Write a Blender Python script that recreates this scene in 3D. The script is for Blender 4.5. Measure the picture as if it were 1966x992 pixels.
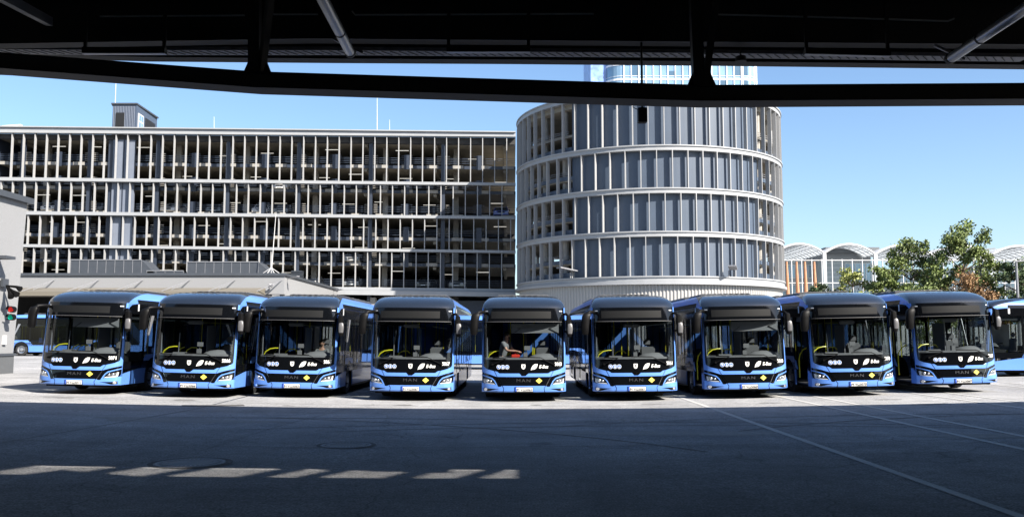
import bpy, bmesh, math, random
from math import sin, cos, pi, radians, tan, atan, atan2, sqrt
from mathutils import Vector, Matrix
from mathutils.geometry import tessellate_polygon

# ------------------------------------------------------------------ scene, camera, light
SC = bpy.context.scene
for o in list(bpy.data.objects): bpy.data.objects.remove(o, do_unlink=True)
COL = SC.collection
FPX, CX, CY, EYE = 1755.0, 983.0, 496.0, 1.9
PITCH = atan(154.0 / FPX)
cam_d = bpy.data.cameras.new("camera"); cam = bpy.data.objects.new("camera", cam_d); COL.objects.link(cam)
cam_d.sensor_width = 36; cam_d.lens = FPX / 1966 * 36
cam_d.clip_start = 0.1; cam_d.clip_end = 3000
cam.location = (0, 0, EYE); cam.rotation_euler = (pi / 2 + PITCH, 0, 0)
SC.camera = cam
SUN_AZ, SUN_EL = radians(50), radians(38)      # azimuth from -Y towards +X
sdir = Vector((sin(SUN_AZ) * cos(SUN_EL), -cos(SUN_AZ) * cos(SUN_EL), sin(SUN_EL)))
W = bpy.data.worlds.new("World"); SC.world = W; W.use_nodes = True
nt = W.node_tree; nt.nodes.clear()
sky = nt.nodes.new("ShaderNodeTexSky"); sky.sky_type = 'NISHITA'; sky.sun_disc = False
sky.sun_elevation = SUN_EL; sky.sun_rotation = atan2(sdir.x, sdir.y)
sky.altitude = 500; sky.air_density = 1.0; sky.dust_density = 1.7; sky.ozone_density = 2.6
bg = nt.nodes.new("ShaderNodeBackground"); bg.inputs[1].default_value = 0.074
wo = nt.nodes.new("ShaderNodeOutputWorld")
hs = nt.nodes.new('ShaderNodeHueSaturation'); hs.inputs['Saturation'].default_value = 1.07
nt.links.new(sky.outputs[0], hs.inputs['Color']); nt.links.new(hs.outputs[0], bg.inputs[0]); nt.links.new(bg.outputs[0], wo.inputs[0])
sun_d = bpy.data.lights.new("sun", 'SUN'); sun = bpy.data.objects.new("sun", sun_d); COL.objects.link(sun)
sun_d.energy = 5.0; sun_d.angle = radians(0.53); sun_d.color = (1.0, 0.925, 0.83)
sun.rotation_euler = (-sdir).to_track_quat('-Z', 'Y').to_euler(); sun.location = (30, -30, 60)
SC.view_settings.view_transform = 'Standard'; SC.view_settings.look = 'None'
SC.view_settings.exposure = 1.6; SC.view_settings.gamma = 1; SC.view_settings.use_curve_mapping = False
SC.render.engine = 'CYCLES'
SC.cycles.transparent_max_bounces = 24; SC.cycles.max_bounces = 8; SC.cycles.diffuse_bounces = 4
SC.cycles.caustics_reflective = False; SC.cycles.caustics_refractive = False
SC.cycles.use_denoising = True

def P(px, py, Y):
    "point of the plane y=Y seen at photograph pixel px,py"
    dx, dy = (px - CX) / FPX, (CY - py) / FPX
    v = Vector((dx, cos(PITCH) - dy * sin(PITCH), sin(PITCH) + dy * cos(PITCH)))
    return Vector((0, 0, EYE)) + v * (Y / v.y)
def gz(x):
    return 0.0015 * x * x / (1 + (x / 22.0) ** 2)

# ------------------------------------------------------------------ helpers
def tag(o, label=None, cat=None, group=None, kind=None):
    if label: o['label'] = label
    if cat: o['category'] = cat
    if group: o['group'] = group
    if kind: o['kind'] = kind
    return o
def thing(name, loc, label=None, cat=None, group=None, kind=None, rz=0):
    o = bpy.data.objects.new(name, None); COL.objects.link(o)
    o.location = loc; o.rotation_euler = (0, 0, rz); o.empty_display_size = 0.2
    return tag(o, label, cat, group, kind)
def link(name, me, mat, parent=None):
    if mat and not len(me.materials): me.materials.append(mat)
    o = bpy.data.objects.new(name, me); COL.objects.link(o)
    if parent: o.parent = parent
    return o
def copy_tree(o, parent=None):
    c = o.copy(); COL.objects.link(c); c.parent = parent
    for ch in list(o.children): copy_tree(ch, c)
    return c
def offset_of(parent):
    v = Vector((0, 0, 0))
    while parent: v += parent.location; parent = parent.parent
    return v
class MB:
    def __init__(s): s.v = []; s.f = []; s.mi = []; s.m = 0
    def add(s, vs, fs):
        n = len(s.v); s.v += [tuple(p) for p in vs]
        for f in fs: s.f.append([i + n for i in f]); s.mi.append(s.m)
        return s
    def box(s, x0, x1, y0, y1, z0, z1):
        return s.add([(x0,y0,z0),(x1,y0,z0),(x1,y1,z0),(x0,y1,z0),(x0,y0,z1),(x1,y0,z1),(x1,y1,z1),(x0,y1,z1)],
              [(0,3,2,1),(4,5,6,7),(0,1,5,4),(1,2,6,5),(2,3,7,6),(3,0,4,7)])
    def bar(s, a, b, w, h, up=(0,0,1)):
        "box beam from a to b, w wide, h high"
        a, b = Vector(a), Vector(b); d = (b - a).normalized(); u = Vector(up)
        if abs(d.dot(u)) > .98: u = Vector((0,1,0))
        r = d.cross(u).normalized(); u = r.cross(d).normalized()
        vs = []
        for p in (a, b):
            for i, j in ((-1,-1),(1,-1),(1,1),(-1,1)): vs.append(p + r * (w/2*i) + u * (h/2*j))
        return s.add(vs, [(3,2,1,0),(4,5,6,7),(0,1,5,4),(1,2,6,5),(2,3,7,6),(3,0,4,7)])
    def tube(s, pts, r, n=8, caps=True):
        pts = [Vector(p) for p in pts]; rs = r if isinstance(r, (list, tuple)) else [r] * len(pts)
        vs, fs = [], []
        for i, p in enumerate(pts):
            d = (pts[min(i+1, len(pts)-1)] - pts[max(i-1, 0)]).normalized()
            u = Vector((0,0,1)) if abs(d.z) < .9 else Vector((0,1,0))
            a = d.cross(u).normalized(); b = a.cross(d).normalized()
            for k in range(n):
                t = 2*pi*k/n; vs.append(p + (a*cos(t) + b*sin(t)) * rs[i])
        for i in range(len(pts)-1):
            for k in range(n):
                fs.append((i*n+k, i*n+(k+1)%n, (i+1)*n+(k+1)%n, (i+1)*n+k))
        if caps:
            fs.append(tuple(range(n))[::-1]); fs.append(tuple((len(pts)-1)*n + k for k in range(n)))
        return s.add(vs, fs)
    def prism(s, poly, d, axis='y'):
        "poly: 3D points in one plane, extruded by vector d"
        d = Vector(d); n = len(poly); vs = [Vector(p) for p in poly] + [Vector(p) + d for p in poly]
        fs = [tuple(range(n)), tuple(range(2*n-1, n-1, -1))]
        for i in range(n): j = (i+1) % n; fs.append((i, i+n, j+n, j))
        return s.add(vs, fs)
    def grid(s, rows, close=False):
        m = len(rows[0]); vs = [p for r in rows for p in r]; fs = []
        for i in range(len(rows)-1):
            for j in range(m - (0 if close else 1)):
                k = (j+1) % m; fs.append((i*m+j, i*m+k, (i+1)*m+k, (i+1)*m+j))
        return s.add(vs, fs)
    def ball(s, c, r, n=10, m=6, sc=(1,1,1)):
        rows = []
        for i in range(m+1):
            t = pi*i/m
            rows.append([(c[0]+r*sc[0]*sin(t)*cos(2*pi*k/n), c[1]+r*sc[1]*sin(t)*sin(2*pi*k/n), c[2]+r*sc[2]*cos(t)) for k in range(n)])
        return s.grid(rows, True)
    def torus(s, c, R, r, axis=(0,0,1), n=20, m=6):
        ax = Vector(axis).normalized(); u = Vector((1,0,0)) if abs(ax.x) < .9 else Vector((0,1,0))
        a = ax.cross(u).normalized(); b = ax.cross(a); c = Vector(c); rows = []
        for i in range(n+1):
            t = 2*pi*i/n; d = a*cos(t)+b*sin(t)
            rows.append([c + d*(R + r*cos(2*pi*k/m)) + ax*(r*sin(2*pi*k/m)) for k in range(m)])
        return s.grid(rows, True)
    def build(s, name, mat, parent=None, smooth=False, bevel=0, fix=True, off=True):
        me = bpy.data.meshes.new(name)
        o_ = offset_of(parent) if off else Vector((0,0,0))
        me.from_pydata([(v[0]-o_.x, v[1]-o_.y, v[2]-o_.z) for v in s.v], [], s.f)
        mats = mat if isinstance(mat, (list, tuple)) else [mat]
        for m in mats: me.materials.append(m)
        if len(mats) > 1:
            for p, i in zip(me.polygons, s.mi): p.material_index = i
        bm = bmesh.new(); bm.from_mesh(me)
        if bevel:
            bmesh.ops.remove_doubles(bm, verts=bm.verts, dist=1e-5)
            es = [e for e in bm.edges if len(e.link_faces) == 2 and e.calc_face_angle(0) > .5]
            bmesh.ops.bevel(bm, geom=es, offset=bevel, segments=2, affect='EDGES', clamp_overlap=True)
        if fix: bmesh.ops.recalc_face_normals(bm, faces=bm.faces)
        bm.to_mesh(me); bm.free()
        if smooth:
            for p in me.polygons: p.use_smooth = True
            try: me.set_sharp_from_angle(angle=radians(40))
            except Exception: pass
        return link(name, me, None, parent)
def text_mesh(name, s, h, mat, parent, place, offset=0.0, extrude=0.003, shear=0.0, spacing=1.0, sx=1.0, label=None):
    "flat lettering mapped by place(x, z) -> point; h = capital height"
    cu = bpy.data.curves.new(name, 'FONT'); cu.body = s; cu.size = h / 0.69; cu.align_x = 'CENTER'
    cu.offset = offset; cu.shear = shear; cu.space_character = spacing; cu.extrude = extrude; cu.resolution_u = 3
    t = bpy.data.objects.new(name, cu); COL.objects.link(t)
    dg = bpy.context.evaluated_depsgraph_get(); dg.update()
    me = bpy.data.meshes.new_from_object(t.evaluated_get(dg)); me.name = name
    bpy.data.objects.remove(t, do_unlink=True)
    for v in me.vertices:
        q = place(v.co.x * sx, v.co.y - h / 2); v.co = Vector(q) + Vector((0, -v.co.z, 0))
    me.materials.clear()
    o = link(name, me, mat, parent)
    if label: o['label'] = label
    return o

# ------------------------------------------------------------------ materials
def mat(name, col, rough=.6, metal=0, spec=.5, coat=0, noise=0, nscale=5, bump=0, bscale=40, emit=None, alpha=None):
    m = bpy.data.materials.new(name); m.use_nodes = True; n = m.node_tree.nodes; l = m.node_tree.links
    b = n["Principled BSDF"]; b.inputs["Base Color"].default_value = (*col, 1)
    b.inputs["Roughness"].default_value = rough; b.inputs["Metallic"].default_value = metal
    b.inputs["Specular IOR Level"].default_value = spec
    if coat: b.inputs["Coat Weight"].default_value = coat; b.inputs["Coat Roughness"].default_value = .04
    tc = n.new("ShaderNodeTexCoord")
    if noise:
        t = n.new("ShaderNodeTexNoise"); t.inputs["Scale"].default_value = nscale; t.inputs["Detail"].default_value = 6
        l.new(tc.outputs["Object"], t.inputs["Vector"])
        r = n.new("ShaderNodeMapRange"); r.inputs[1].default_value = .3; r.inputs[2].default_value = .7
        r.inputs[3].default_value = 1 - noise; r.inputs[4].default_value = 1 + noise
        l.new(t.outputs["Fac"], r.inputs[0])
        x = n.new("ShaderNodeVectorMath"); x.operation = 'SCALE'; x.inputs[0].default_value = col
        l.new(r.outputs[0], x.inputs["Scale"]); l.new(x.outputs[0], b.inputs["Base Color"])
    if bump:
        t2 = n.new("ShaderNodeTexNoise"); t2.inputs["Scale"].default_value = bscale; t2.inputs["Detail"].default_value = 4
        l.new(tc.outputs["Object"], t2.inputs["Vector"])
        bp = n.new("ShaderNodeBump"); bp.inputs["Strength"].default_value = bump; bp.inputs["Distance"].default_value = .02
        l.new(t2.outputs["Fac"], bp.inputs["Height"]); l.new(bp.outputs[0], b.inputs["Normal"])
    if emit: b.inputs["Emission Color"].default_value = (*emit[0], 1); b.inputs["Emission Strength"].default_value = emit[1]
    return m
def glass(name, tint, refl=1.0, rough=.01, ior=1.5):
    m = bpy.data.materials.new(name); m.use_nodes = True; n = m.node_tree.nodes; l = m.node_tree.links; n.clear()
    o = n.new("ShaderNodeOutputMaterial"); mx = n.new("ShaderNodeMixShader"); tr = n.new("ShaderNodeBsdfTransparent")
    gl = n.new("ShaderNodeBsdfGlossy"); fr = n.new("ShaderNodeFresnel"); fr.inputs[0].default_value = ior
    tr.inputs[0].default_value = (*tint, 1); gl.inputs["Roughness"].default_value = rough; gl.inputs[0].default_value = (refl, refl, refl, 1)
    ge = n.new("ShaderNodeNewGeometry"); ma = n.new("ShaderNodeMath"); ma.operation = 'MULTIPLY_ADD'   # thin pane: same reflectance from both faces
    ma.inputs[1].default_value = 1/ior - ior; ma.inputs[2].default_value = ior
    l.new(ge.outputs["Backfacing"], ma.inputs[0]); l.new(ma.outputs[0], fr.inputs[0])
    l.new(fr.outputs[0], mx.inputs[0]); l.new(tr.outputs[0], mx.inputs[1]); l.new(gl.outputs[0], mx.inputs[2]); l.new(mx.outputs[0], o.inputs[0])
    return m
def veil(name):
    m = bpy.data.materials.new(name); m.use_nodes = True; n = m.node_tree.nodes; l = m.node_tree.links; n.clear()
    o = n.new("ShaderNodeOutputMaterial"); mx = n.new("ShaderNodeMixShader"); mx.inputs[0].default_value = .55
    d = n.new("ShaderNodeBsdfDiffuse"); d.inputs[0].default_value = (.7,.71,.72,1); t = n.new("ShaderNodeBsdfTranslucent"); t.inputs[0].default_value = (.75,.78,.8,1)
    l.new(d.outputs[0], mx.inputs[1]); l.new(t.outputs[0], mx.inputs[2]); l.new(mx.outputs[0], o.inputs[0])
    return m
M = dict(
 blue=mat("bus blue paint", (.09,.215,.58), .30, coat=.45, noise=.03, nscale=3),
 black=mat("black gloss panel", (.0025,.003,.004), .07),
 dome=mat("black painted roof cap", (.010,.014,.022), .22, coat=1),
 blackmat=mat("black plastic", (.003,.003,.0033), .5, spec=.15, bump=.1, bscale=200),
 rubber=mat("tyre rubber", (.016,.016,.017), .85, bump=.3, bscale=60),
 rim=mat("wheel rim metal", (.45,.46,.48), .35, .8),
 chrome=mat("chrome", (.7,.72,.75), .12, 1),
 dimchrome=mat("dark letter metal", (.32,.33,.35), .22, .9),
 white=mat("white lettering", (.6,.6,.58), .5),
 silver=mat("silver trim", (.32,.33,.35), .35, .6),
 plate=mat("number plate white", (.75,.75,.73), .45),
 plateblue=mat("plate blue", (.02,.08,.45), .45),
 ink=mat("plate lettering black", (.01,.01,.01), .5),
 yellow=mat("yellow sticker", (.62,.50,.08), .5),
 rail=mat("yellow hand rail", (.62,.58,.02), .35),
 badgeblue=mat("pictogram blue", (.05,.16,.50), .5),
 display=mat("destination display", (.008,.0085,.009), .6, spec=.12, noise=.25, nscale=60),
 lamp=mat("lamp reflector", (.75,.77,.80), .18, .85),
 drl=mat("lamp white strip", (.6,.62,.64), .3),
 dash=mat("dashboard grey", (.15,.152,.156), .7),
 dashdark=mat("dashboard dark", (.02,.02,.022), .6),
 blind=mat("sun blind grey", (.17,.175,.18), .8),
 inwall=mat("bus interior grey", (.05,.055,.06), .7),
 infloor=mat("bus floor", (.04,.04,.045), .8),
 seatblue=mat("seat cloth blue", (.012,.035,.13), .9),
 seatgrey=mat("driver seat grey", (.16,.16,.17), .8),
 covergrey=mat("mirror cover grey", (.10,.10,.105), .4),
 beard=mat("brown beard", (.06,.035,.022), .8),
 red=mat("red plastic", (.65,.05,.03), .4),
 roofunit=mat("roof equipment dark grey", (.045,.05,.058), .45, noise=.1),
 glass=glass("windscreen glass", (.62,.66,.68)), sideglass=glass("tinted side glass", (.42,.46,.47)),
 clear=glass("clear lamp glass", (.9,.9,.9)),
 skin=mat("skin", (.42,.24,.17), .55), hair=mat("dark hair", (.015,.011,.009), .7),
 shirt=mat("grey t-shirt", (.16,.165,.17), .9), trousers=mat("dark trousers", (.02,.022,.03), .9),
)
# ground asphalt with large stains, paving grain and fine cracks
def asphalt():
    m = bpy.data.materials.new("asphalt"); m.use_nodes = True; n = m.node_tree.nodes; l = m.node_tree.links
    b = n["Principled BSDF"]; b.inputs["Roughness"].default_value = .92; b.inputs["Specular IOR Level"].default_value = .12
    tc = n.new("ShaderNodeTexCoord")
    def noise(scale, det=5, stretch=None):
        t = n.new("ShaderNodeTexNoise"); t.inputs["Scale"].default_value = scale; t.inputs["Detail"].default_value = det
        if stretch:
            mp = n.new("ShaderNodeMapping"); mp.inputs["Scale"].default_value = stretch[0]; mp.inputs["Rotation"].default_value = (0,0,stretch[1])
            l.new(tc.outputs["Object"], mp.inputs[0]); l.new(mp.outputs[0], t.inputs["Vector"])
        else: l.new(tc.outputs["Object"], t.inputs["Vector"])
        return t.outputs["Fac"]
    def rng(a, lo, hi, c=.3, d=.7):
        r = n.new("ShaderNodeMapRange"); r.inputs[1].default_value = c; r.inputs[2].default_value = d; r.inputs[3].default_value = lo; r.inputs[4].default_value = hi
        l.new(a, r.inputs[0]); return r.outputs[0]
    def mul(a, c):
        x = n.new("ShaderNodeMath"); x.operation = 'MULTIPLY'; l.new(a, x.inputs[0]); l.new(c, x.inputs[1]); return x.outputs[0]
    v = mul(rng(noise(.18), .80, 1.15), rng(noise(1.3, 6), .88, 1.10))
    v = mul(v, rng(noise(38, 3), .62, 1.38, .35, .65))
    v = mul(v, rng(noise(9, 4), .85, 1.12))
    v = mul(v, rng(noise(.5, 5, ((.15, 1.6, 1), .12)), .84, 1.08))
    v = mul(v, rng(noise(.7, 5, ((1.6, .15, 1), -.3)), .90, 1.06))
    # cracks
    vo = n.new("ShaderNodeTexVoronoi"); vo.feature = 'DISTANCE_TO_EDGE'; vo.inputs["Scale"].default_value = .16
    wn = n.new("ShaderNodeTexNoise"); wn.inputs["Scale"].default_value = .6; l.new(tc.outputs["Object"], wn.inputs["Vector"])
    va = n.new("ShaderNodeVectorMath"); va.operation = 'MULTIPLY_ADD'; va.inputs[1].default_value = (2.5,2.5,0)
    l.new(wn.outputs["Color"], va.inputs[0]); l.new(tc.outputs["Object"], va.inputs[2]); l.new(va.outputs[0], vo.inputs["Vector"])
    v = mul(v, rng(vo.outputs["Distance"], .72, 1.0, .0005, .004))
    sc = n.new("ShaderNodeVectorMath"); sc.operation = 'SCALE'; sc.inputs[0].default_value = (.268,.270,.274)
    l.new(v, sc.inputs["Scale"]); l.new(sc.outputs[0], b.inputs["Base Color"])
    bp = n.new("ShaderNodeBump"); bp.inputs["Strength"].default_value = .5; bp.inputs["Distance"].default_value = .01
    l.new(noise(45, 3), bp.inputs["Height"]); l.new(bp.outputs[0], b.inputs["Normal"])
    return m
M.update(
 asphalt=asphalt(),
 line=mat("worn white road paint", (.36,.36,.35), .7, noise=.18, nscale=18),
 tar=mat("bitumen seam", (.035,.035,.037), .55, noise=.3, nscale=6),
 seamlight=mat("paving joint", (.12,.12,.12), .8, noise=.3, nscale=6),
 oil=mat("oil stained asphalt", (.13,.127,.122), .6, noise=.35, nscale=9),
 oldpatch=mat("older asphalt patch", (.20,.198,.192), .9, noise=.2, nscale=14),
 patch=mat("dark repair", (.08,.078,.075), .8, noise=.4, nscale=5),
 iron=mat("manhole iron", (.055,.052,.05), .55, .5, noise=.2, nscale=30),
 manconc=mat("manhole infill", (.05,.05,.05), .85, noise=.2, nscale=20),
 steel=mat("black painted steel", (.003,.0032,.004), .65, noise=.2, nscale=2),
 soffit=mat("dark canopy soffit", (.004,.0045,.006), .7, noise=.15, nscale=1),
 galv=mat("galvanised steel", (.20,.205,.22), .5, .3, noise=.15, nscale=8),
 duct=mat("metal drain pipe", (.30,.31,.33), .32, .7, noise=.08, nscale=6),
 fin=mat("facade fin aluminium", (.285,.288,.29), .5, .0, noise=.04, nscale=1.5),
 band=mat("facade band grey metal", (.265,.275,.285), .5, .0, noise=.05, nscale=1),
 slab=mat("deck concrete", (.235,.215,.175), .85, noise=.12, nscale=.8),
 conc=mat("column concrete", (.25,.24,.22), .85, noise=.12, nscale=2),
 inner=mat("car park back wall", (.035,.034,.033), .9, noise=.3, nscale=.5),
 housec=mat("dark blue grey cladding", (.045,.062,.095), .5, noise=.1),
 darkcol=mat("dark blue grey steel", (.02,.028,.045), .5, noise=.1),
 panel=mat("drum cladding blue grey", (.052,.072,.105), .5, .0, noise=.06, nscale=.7),
 corep=mat("stair core panel", (.13,.15,.19), .5, noise=.05, nscale=1),
 ribmetal=mat("corrugated light metal", (.33,.325,.315), .45, .2, noise=.04, nscale=.6),
 render=mat("rough concrete render", (.195,.20,.207), .92, noise=.14, nscale=30, bump=.35, bscale=70),
 plinth=mat("wall plinth grey", (.07,.075,.08), .7, noise=.08),
 beige=mat("beige awning underside", (.125,.112,.088), .7, noise=.04),
 dkmetal=mat("dark grey sheet metal", (.05,.057,.068), .5, .2, noise=.08, nscale=2),
 tubelight=mat("ceiling lamp", (.8,.8,.75), .5, emit=((1,.95,.85), .22)),
 lit_r=mat("red signal lens", (.6,.02,.015), .3, emit=((1,.03,.02), .1)),
 lit_g=mat("green signal lens", (.0,.35,.22), .3, emit=((0,.75,.45), .06)),
 whitesteel=mat("white painted steel", (.5,.5,.5), .45, noise=.02),
 vault=veil("vault membrane white"),
 vaultrib=mat("vault rib grey", (.35,.37,.39), .6),
 orange=mat("orange timber mast", (.38,.19,.10), .7, noise=.1, nscale=3),
 officewall=mat("pale office wall", (.28,.30,.32), .7, noise=.08),
 officeglass=mat("office window glass", (.16,.26,.36), .12, .3, noise=.4, nscale=.4),
 noisewall=glass("noise wall glass", (.80,.88,.92)),
 towerglass=mat("tower glass", (.28,.42,.52), .1, .5, noise=.2, nscale=.15),
 towerframe=mat("tower white frame", (.72,.75,.78), .5),
 fence=mat("pale fence slats", (.38,.38,.37), .7, noise=.06),
 leaf=mat("maple leaves", (.115,.15,.04), .6, noise=.55, nscale=.9),
 leafl=mat("yellowing leaves", (.19,.21,.05), .6, noise=.5, nscale=.9),
 leafd=mat("dark pine needles", (.05,.08,.03), .7, noise=.5, nscale=.9),
 leafr=mat("rusty autumn leaves", (.20,.115,.05), .7, noise=.5, nscale=.9),
 bark=mat("bark", (.10,.075,.05), .9, noise=.3, nscale=6),
 carwhite=mat("white car paint", (.72,.72,.72), .3, coat=1), cargrey=mat("grey car paint", (.18,.19,.20), .3, coat=1),
 cardark=mat("dark car paint", (.02,.022,.03), .3, coat=1), carblue=mat("blue car paint", (.01,.05,.45), .3, coat=1),
 carred=mat("red car paint", (.35,.02,.02), .3, coat=1), carglass=mat("car window glass", (.02,.025,.03), .08),
)
for k in ('leaf','leafl','leafr','leafd'):
    M[k].node_tree.nodes["Principled BSDF"].inputs["Subsurface Weight"].default_value = 0

# ------------------------------------------------------------------ ground
mb = MB(); xs = [-900,-300,-120,-80,-60,-45] + [x*1.5 for x in range(-24,25)] + [45,60,80,120,300,900]
ys = [-300,-60,-20,-5,5,15,25,35,50,80,120,200,400,1500]
mb.grid([[(x, y, gz(x)) for x in xs] for y in ys])
g = mb.build('asphalt_ground', M['asphalt'], smooth=True, fix=False)
tag(g, kind='structure')
def strip(name, pts, w, m, lift=.004):
    rows = []
    P2 = []
    for a, b in zip(pts[:-1], pts[1:]):
        n = max(1, int((Vector(b)-Vector(a)).length / .7))
        for i in range(n): P2.append(Vector(a).lerp(Vector(b), i/n))
    P2.append(Vector(pts[-1]))
    for i, p in enumerate(P2):
        d = (P2[min(i+1,len(P2)-1)] - P2[max(i-1,0)]).normalized(); nrm = Vector((-d.y, d.x))
        ww = w(i/(len(P2)-1)) if callable(w) else w
        rows.append([(q.x, q.y, gz(q.x)+lift) for q in (p - nrm*ww/2, p + nrm*ww/2)])
    o = MB().grid(rows).build(name, m, smooth=False)
    # make sure it faces up
    if o.data.polygons[0].normal.z < 0: o.data.flip_normals()
    return tag(o, kind='structure')
for x, y0, y1 in ((5.33,4,44),(8.38,8,44),(9.4,8,44),(12.68,8,46),(13.68,8,46),(17.1,20,50),(18.1,20,50)):
    strip('painted_line', [(x,y0),(x+.03,(y0+y1)/2),(x,y1)], .14, M['line'], .008)
rnd = random.Random(4)
strip('tar_seam', [(-9.3,10),(-8.95,15),(-8.5,20),(-8.2,24),(-8.4,30),(-8.6,40)], .07, M['tar'])
strip('tar_seam', [(-5.2,15.5),(-5.0,20),(-4.4,25)], .03, M['seamlight'])
strip('paving_joint', [(-11,16.9),(-7,16.2),(-3,16.1),(1,16.45),(6,16.5),(12,17.4)], .035, M['tar'], .006)
strip('paving_joint', [(-14,27.4),(-8,26.4),(-2,26.1),(4,26.2)], .03, M['seamlight'], .006)
strip('drain_cover', [(-8.9,24.9),(-7.4,25.5)], .45, M['patch'], .010)
def arc(cx, cy, r, a0, a1, n=14): return [(cx+r*cos(radians(a0+(a1-a0)*i/n)), cy+r*sin(radians(a0+(a1-a0)*i/n))) for i in range(n+1)]
for a in ((2,6,15,60,120),(2.6,5.2,15,62,115),(-8,9,13,30,80),(8,8,14,70,120),(12,10,11.5,80,130),(-3,2,20,75,105)):
    strip('tyre_mark', arc(*a), .09, M['patch'] if a[2] < 14 else M['seamlight'], .005)

def blot(name, x, y, rx, ry, m, seed, lift=.004):
    rd = random.Random(seed); n = 22; ph = [rd.uniform(0,6.28) for _ in range(4)]
    pts = []
    for k in range(n):
        a = 2*pi*k/n; f = 1+.22*sin(2*a+ph[0])+.15*sin(3*a+ph[1])+.1*sin(5*a+ph[2])
        px_, py_ = x+rx*f*cos(a), y+ry*f*sin(a); pts.append((px_, py_, gz(px_)+lift))
    o = MB().add(pts, [tuple(range(n))]).build(name, m, fix=False)
    if o.data.polygons[0].normal.z < 0: o.data.flip_normals()
    return tag(o, kind='structure')
for i, (x, y, rx, ry) in enumerate([(-13.2,26.9,.35,.2),(-9.6,27.0,.25,.3),(-3.1,26.4,.3,.2),(.7,26.6,.2,.15),(4.2,26.7,.4,.2),(7.4,26.4,.25,.2),(10.9,26.8,.35,.2),(-6.2,25.6,.2,.12),(2.6,21.5,.25,.2),(-1.2,19.2,.2,.2),(9.8,20.3,.3,.2),(6.2,15.2,.15,.12),(11.2,24.8,.5,.25)]):
    blot('oil_stain', x, y, rx, ry, M['oil'], i+3)
for i, (x, y, rx, ry) in enumerate([(3.2,18.5,2.2,.5),(-7.5,20.8,1.8,.6),(8.9,17.2,1.5,.35)]):
    blot('asphalt_patch', x, y, rx, ry, M['oldpatch'], i+40, .003)
def manhole(x, y, s, label):
    t = thing('manhole_cover', (x,y,gz(x)), label, 'manhole cover', 'round manhole covers in the yard')
    def disc(r0, r1, z, n=40):
        m_ = MB(); rows = [[(x+r*cos(2*pi*k/n), y+r*sin(2*pi*k/n), gz(x)+z) for k in range(n)] for r in (r1, r0)]
        return m_.grid(rows, True)
    disc(.52*s,.60*s,.009).build('outer_ring', M['manconc'], t)
    disc(.46*s,.495*s,.012).build('frame_ring', M['galv'], t)
    m_ = disc(.02,.43*s,.010); m_.build('lid', M['iron'], t)
    m_ = MB()
    for k in range(36):
        a = 2*pi*k/36
        c, s_ = cos(a), sin(a); r0, r1, w = .33*s, .40*s, .012
        m_.add([(x+c*r0-s_*w, y+s_*r0+c*w, gz(x)+.014),(x+c*r0+s_*w, y+s_*r0-c*w, gz(x)+.014),(x+c*r1+s_*w, y+s_*r1-c*w, gz(x)+.014),(x+c*r1-s_*w, y+s_*r1+c*w, gz(x)+.014)], [(0,1,2,3)])
    m_.build('grip_ribs', M['galv'], t)
manhole(-4.85, 14.0, 1.02, 'large round iron manhole cover in shade beside the patches of light')
manhole(-2.95, 16.5, .88, 'smaller round manhole cover farther back, nearer the sunlit strip')

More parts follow.
